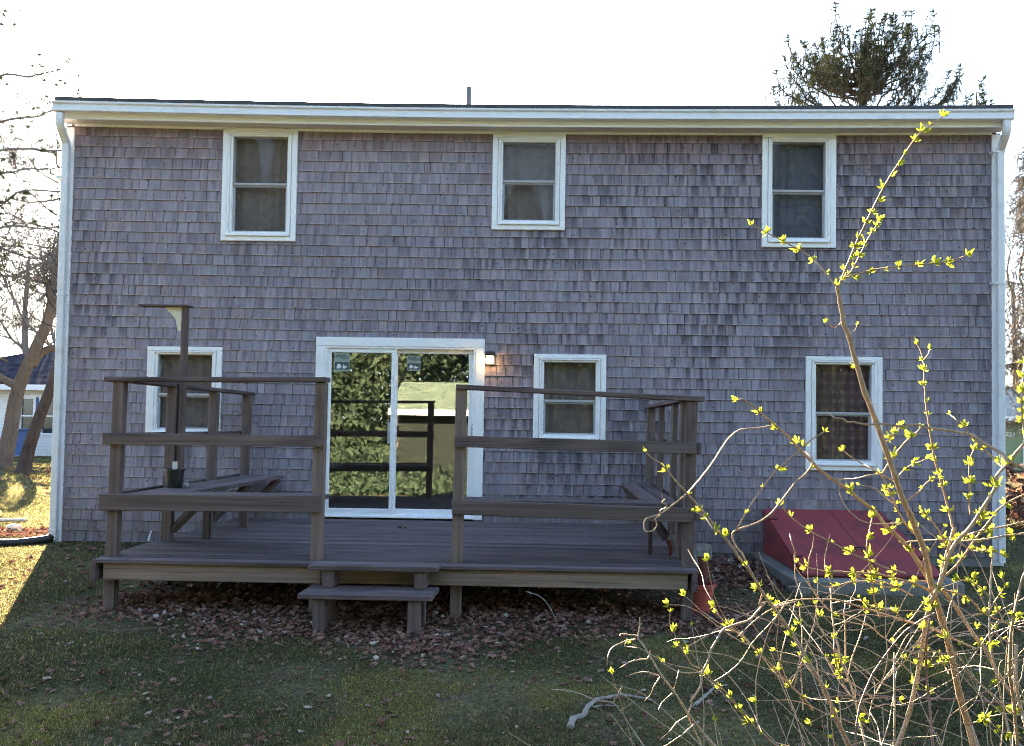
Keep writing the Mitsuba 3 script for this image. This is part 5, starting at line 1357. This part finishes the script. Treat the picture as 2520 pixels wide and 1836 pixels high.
# dead brown hedge at the right
hd = thing('dry_hedge', 'tangled hedge of dry brown leaves beyond the right corner of the house', 'hedge')
rh = np.random.default_rng(66)
q, pts = [], []
for i in range(420):
    x, y = rh.uniform(6.0, 11.5), rh.uniform(3.0, 5.0)
    p, dd = twig_from((x, y, -.1), rh.normal(0, .4, 3) + [0, 0, 1], rh.uniform(.6, 1.25), .004, .05, 6)
    q.append(tube(p, np.linspace(.006, .002, len(p)), 3, False))
    pts += [p[j] for j in (2, 3, 4, 5, 6) for _ in range(2)]
put('stems', cat(q), 'bark_gray', hd); tag(hd + '__stems', kind='stuff')
v, f, uv = scatter(np.array(pts) + rh.normal(0, .08, (len(pts), 3)), (.06, .12), 8, 1.2)
tag(put('foliage', (v, f), 'dry_leaf', hd, uv=uv), kind='stuff')

# ------------------------------------------------------------------ neighbours
nb = thing('white_house', 'white single-storey house with a gray roof beyond the trees at far left', 'house')
nx0, nx1, ny0, ny1, ez = -27.5, -14.0, 24.0, 31.0, 2.78
nbody = Polygon([(nx0, -.3), (nx1, -.3), (nx1, ez), (nx0, ez)])
nwin = [(-24.6, -23.3, .85, 2.35), (-21.45, -20.9, .9, 2.3), (-20.6, -20.0, .9, 2.3), (-18.2, -17.0, .9, 2.3)]
for a, b, c, d in nwin: nbody = nbody.difference(sbox(a, c, b, d))
m = trimesh.creation.extrude_polygon(nbody, .2, engine='earcut'); q = np.array(m.vertices)
put('wall', cat([(np.stack([q[:, 0], ny0 + .2 - q[:, 2], q[:, 1]], -1), np.array(m.faces)), bx(nx0, nx0 + .2, ny0 + .2, ny1, -.3, ez), bx(nx1 - .2, nx1, ny0 + .2, ny1, -.3, ez), bx(nx0 + .2, nx1 - .2, ny1 - .2, ny1, -.3, ez)]), 'white_siding', nb)
rv = np.array([(nx0 - .4, ny0 - .45, ez - .02), (nx1 + .4, ny0 - .45, ez - .02), (nx1 + .4, ny1 + .45, ez - .02), (nx0 - .4, ny1 + .45, ez - .02), (-22.6, 27.5, 4.45), (nx1 + .4, 27.5, 4.45)])
rv = np.vstack([rv, rv + [0, 0, .10]])
rf = np.array([[0, 4, 1], [1, 4, 5], [2, 5, 3], [3, 5, 4], [0, 3, 4], [1, 5, 2], [0, 1, 2], [0, 2, 3]])
put('roof', (rv, np.vstack([rf[:6, ::-1] + 6, rf[:6]])), 'gray_roofing', nb)
put('fascia', cat([bx(nx0 - .4, nx1 + .4, ny0 - .50, ny0 - .45, ez - .16, ez + .06), bx(nx0 - .4, nx1 + .4, ny0 - .45, ny0 - .002, ez - .06, ez - .03)]), 'white_trim', nb)
for a, b, c, d in nwin:
    w_ = key(nb + '__window'); labels.setdefault(w_, {})
    put('frame', ring_xz(a - .09, b + .09, c - .09, d + .09, (.11, .11, .11, .11), ny0 - .04, ny0 + .1, .01), 'white_trim', w_)
    put('sash_bar', bx(a, b, ny0 + .02, ny0 + .06, (c + d) / 2 - .03, (c + d) / 2 + .03), 'white_trim', w_)
    put('pane', bx(a, b, ny0 + .07, ny0 + .08, c, d), 'dark_glass', w_)
put('shutter', bx(-20.85, -20.66, ny0 - .035, ny0, .85, 2.35), 'blue_bin', nb)
put('porch_post', bx(-22.95, -22.80, ny0 - 1.4, ny0 - 1.25, -.2, 2.65), 'white_trim', nb)
put('porch_post', bx(-26.2, -26.05, ny0 - 1.4, ny0 - 1.25, -.2, 2.65), 'white_trim', nb)
put('porch_roof', bx(-26.4, -22.6, ny0 - 1.6, ny0 - .5, 2.62, 2.76), 'white_trim', nb)
pr_ = put('porch_rail', cat([bx(-26.1, -22.9, ny0 - 1.37, ny0 - 1.29, 1.02, 1.10), bx(-26.1, -22.9, ny0 - 1.37, ny0 - 1.29, .2, .28)]), 'porch_wood', nb)
for x in np.arange(-25.95, -22.9, .14):
    put('baluster', bx(x, x + .04, ny0 - 1.35, ny0 - 1.31, .28, 1.02), 'porch_wood', pr_)
put('lantern', cat([bx(-19.62, -19.42, ny0 - .16, ny0, 1.95, 2.25), bx(-19.57, -19.47, ny0 - .12, ny0, 2.25, 2.33)]), 'black_iron', nb)
bn = thing('wheeled_bin', 'blue wheeled bin against the wall of the white house at far left', 'bin')
put('body', prism([(-21.0, .05), (-20.45, .05), (-20.38, 1.02), (-21.07, 1.02)], 1, 22.7, 23.25), 'blue_bin', bn)
put('lid', cbox(-21.10, -20.35, 22.62, 23.28, 1.02, 1.10, .02), 'blue_bin', bn)
car = thing('parked_car', 'dark parked car half hidden behind the left corner of the house', 'car')
cx0, cy0 = -17.0, 19.4
body = [(0, .35), (0, .72), (.12, .85), (.95, .98), (1.55, 1.42), (2.9, 1.45), (3.75, 1.02), (4.3, .95), (4.4, .7), (4.4, .35)]
put('body', prism([(cx0 + a, b) for a, b in body], 1, cy0, cy0 + 1.7), 'car_paint', car)
put('side_window', prism([(cx0 + 1.10, 1.0), (cx0 + 1.62, 1.36), (cx0 + 2.82, 1.38), (cx0 + 3.5, 1.02)], 1, cy0 - .006, cy0 + .01), 'dark_glass', car)
for dx in (.85, 3.55):
    w_ = put('wheel', (lambda vf: (np.stack([vf[0][:, 0] + cx0 + dx, cy0 + .02 - vf[0][:, 2], vf[0][:, 1] + .33], -1), vf[1]))(lathe([(0, .0), (.33, .0), (.33, .2), (0, .2)], (0, 0, 0), 24)), 'tyre_rubber', car)
    put('rim', (lambda vf: (np.stack([vf[0][:, 0] + cx0 + dx, cy0 + .012 - vf[0][:, 2] * .05, vf[0][:, 1] + .33], -1), vf[1]))(lathe([(0, .1), (.2, .0), (.2, -.2), (0, -.2)], (0, 0, 0), 20)), 'gutter_metal', w_)

gr = thing('green_garage', 'green clapboard garage with a blue shingle roof at far right', 'garage')
qx0, qx1, qy0 = 16.0, 24.0, 26.0
for i, z in enumerate(np.arange(-1.0, 2.1, .14)):
    put('clapboard', (lambda vf: (vf[0] + np.stack([0 * vf[0][:, 0], -.02 * (vf[0][:, 2] < z + .07), 0 * vf[0][:, 0]], -1), vf[1]))(bx(qx0, 19.35, qy0, qy0 + .1, z, z + .137)), 'green_siding', gr)
put('wall', cat([bx(19.75, qx1, qy0 + .02, qy0 + .15, -1, 2.1), bx(qx0, qx0 + .15, qy0 + .1, 33, -1, 2.1), bx(qx1 - .15, qx1, qy0 + .15, 33, -1, 2.1)]), 'dull_red', gr)
put('corner_trim', bx(19.35, 19.75, qy0 - .04, qy0 + .1, -1, 2.1), 'white_trim', gr)
v, f = prism([(qy0 - .4, 2.08), (29.6, 3.52), (33.4, 2.08), (33.4, 2.2), (29.6, 3.64), (qy0 - .4, 2.2)], 0, qx0 - .3, qx1 + .3)
put('roof', (v, f), 'blue_roofing', gr)
put('fascia', bx(qx0 - .3, qx1 + .3, qy0 - .44, qy0 - .402, 2.0, 2.19), 'white_trim', gr)
tm = meshkit.text_mesh('437', .15, .02, True); q = np.array(tm.vertices)
put('number', (np.stack([q[:, 0] + 18.62, qy0 - .045 - q[:, 2], q[:, 1] + 1.36], -1), np.array(tm.faces)[:, ::-1]), 'white_trim', gr)
q = []
for i in range(60):
    p, dd = twig_from((rh.uniform(18.4, 22), qy0 - .5, rh.uniform(1.85, 2.15)), rh.normal(0, 1, 3) * [1, .2, .3] + [0, 0, -.3], rh.uniform(.3, .8), .01, .1, 5)
    q.append(tube(p, np.linspace(.03, .01, len(p)), 4, False))
vn = tag(key('eave_vine'), 'dead brown vine hanging along the eave of the green garage', 'vine')
scene[vn] = mikit.ply(cat(q), 'bark_brown')

# ------------------------------------------------------------------ the yard behind the camera, seen in the door and window glass
pr('shed_siding', (.012, .017, .014), .8, .2)
sh = thing('garden_shed', 'low shed with a pale green roof, mirrored in the right pane of the sliding door', 'shed')
put('wall', bx(-4.7, -1.5, -19.0, -15.6, -1.0, 1.75), 'shed_siding', sh)
put('roof', cat([prism([(-15.2, 1.80), (-17.3, 2.75), (-17.3, 2.85), (-15.2, 1.90)], 0, -4.95, -1.2), prism([(-19.4, 1.80), (-17.3, 2.75), (-17.3, 2.85), (-19.4, 1.90)], 0, -4.95, -1.2)]), 'green_roofing', sh)
put('fascia', bx(-4.95, -1.2, -15.198, -15.16, 1.76, 1.93), 'white_trim', sh)
rw = np.random.default_rng(91)
V, wd = [], []
for i in range(46):
    row = i % 2
    x, y = -46 + 2.0 * i + rw.normal(0, .7), -25 - 6 * row - rw.uniform(0, 3)
    h, R_ = rw.uniform(11, 16) + 3 * row, rw.uniform(2.6, 3.6)
    wd.append(limb_mesh([(x, y, -2), (x + rw.normal(0, .3), y, h * .5), (x, y, h * .95)], .2, .03, 6))
    n = 15000
    u = rw.random(n) ** .85
    rad = R_ * (1 - u) ** .6 * np.sqrt(rw.random(n)) + .1
    a = rw.uniform(0, 6.28, n)
    keep = meshkit.noise(np.stack([np.cos(a) * 2.5 + i * 7, np.sin(a) * 2.5, u * 9], -1), 4) > .30
    c = np.stack([x + rad * np.cos(a), y + rad * np.sin(a), -1.2 + u * (h + 1) - .25 * rad], -1)[keep]
    n = len(c)
    d = rw.normal(0, 1, (n, 3)); d[:, 2] -= .3; d /= np.linalg.norm(d, axis=1, keepdims=True)
    s = np.cross(d, rw.normal(0, 1, (n, 3))); s /= np.linalg.norm(s, axis=1, keepdims=True)
    l = rw.uniform(.12, .36, (n, 1))
    V.append(np.stack([c - s * l * .4, c + s * l * .4, c + d * l], 1).reshape(-1, 3))
n = 70000
x, y = rw.uniform(-24, 18, n), rw.uniform(-24, -13.2, n)
hz = (.35 + 1.0 * meshkit.noise(np.stack([x * .5, y * .5, 0 * x], -1), 6)) * np.clip((-13 - y) / 2.0, .25, 1)
ok = ~((x > -5.1) & (x < -1.0) & (y < -15.0) & (y > -19.6))
c = np.stack([x, y, ground_z(x, y) + hz * rw.random(n)], -1)[ok]
n = len(c)
d = rw.normal(0, 1, (n, 3)); d /= np.linalg.norm(d, axis=1, keepdims=True)
s = np.cross(d, rw.normal(0, 1, (n, 3))); s /= np.linalg.norm(s, axis=1, keepdims=True)
l = rw.uniform(.10, .26, (n, 1))
V.append(np.stack([c - s * l * .4, c + s * l * .4, c + d * l], 1).reshape(-1, 3))
V = np.vstack(V)
k = put('woods', (V, np.arange(len(V)).reshape(-1, 3)), 'wood_leaf')
tag(k, 'wooded edge of the yard, mirrored green in the door glass', 'woods', kind='stuff')
tag(put('trunks', cat(wd), 'bark_gray', k), kind='stuff')
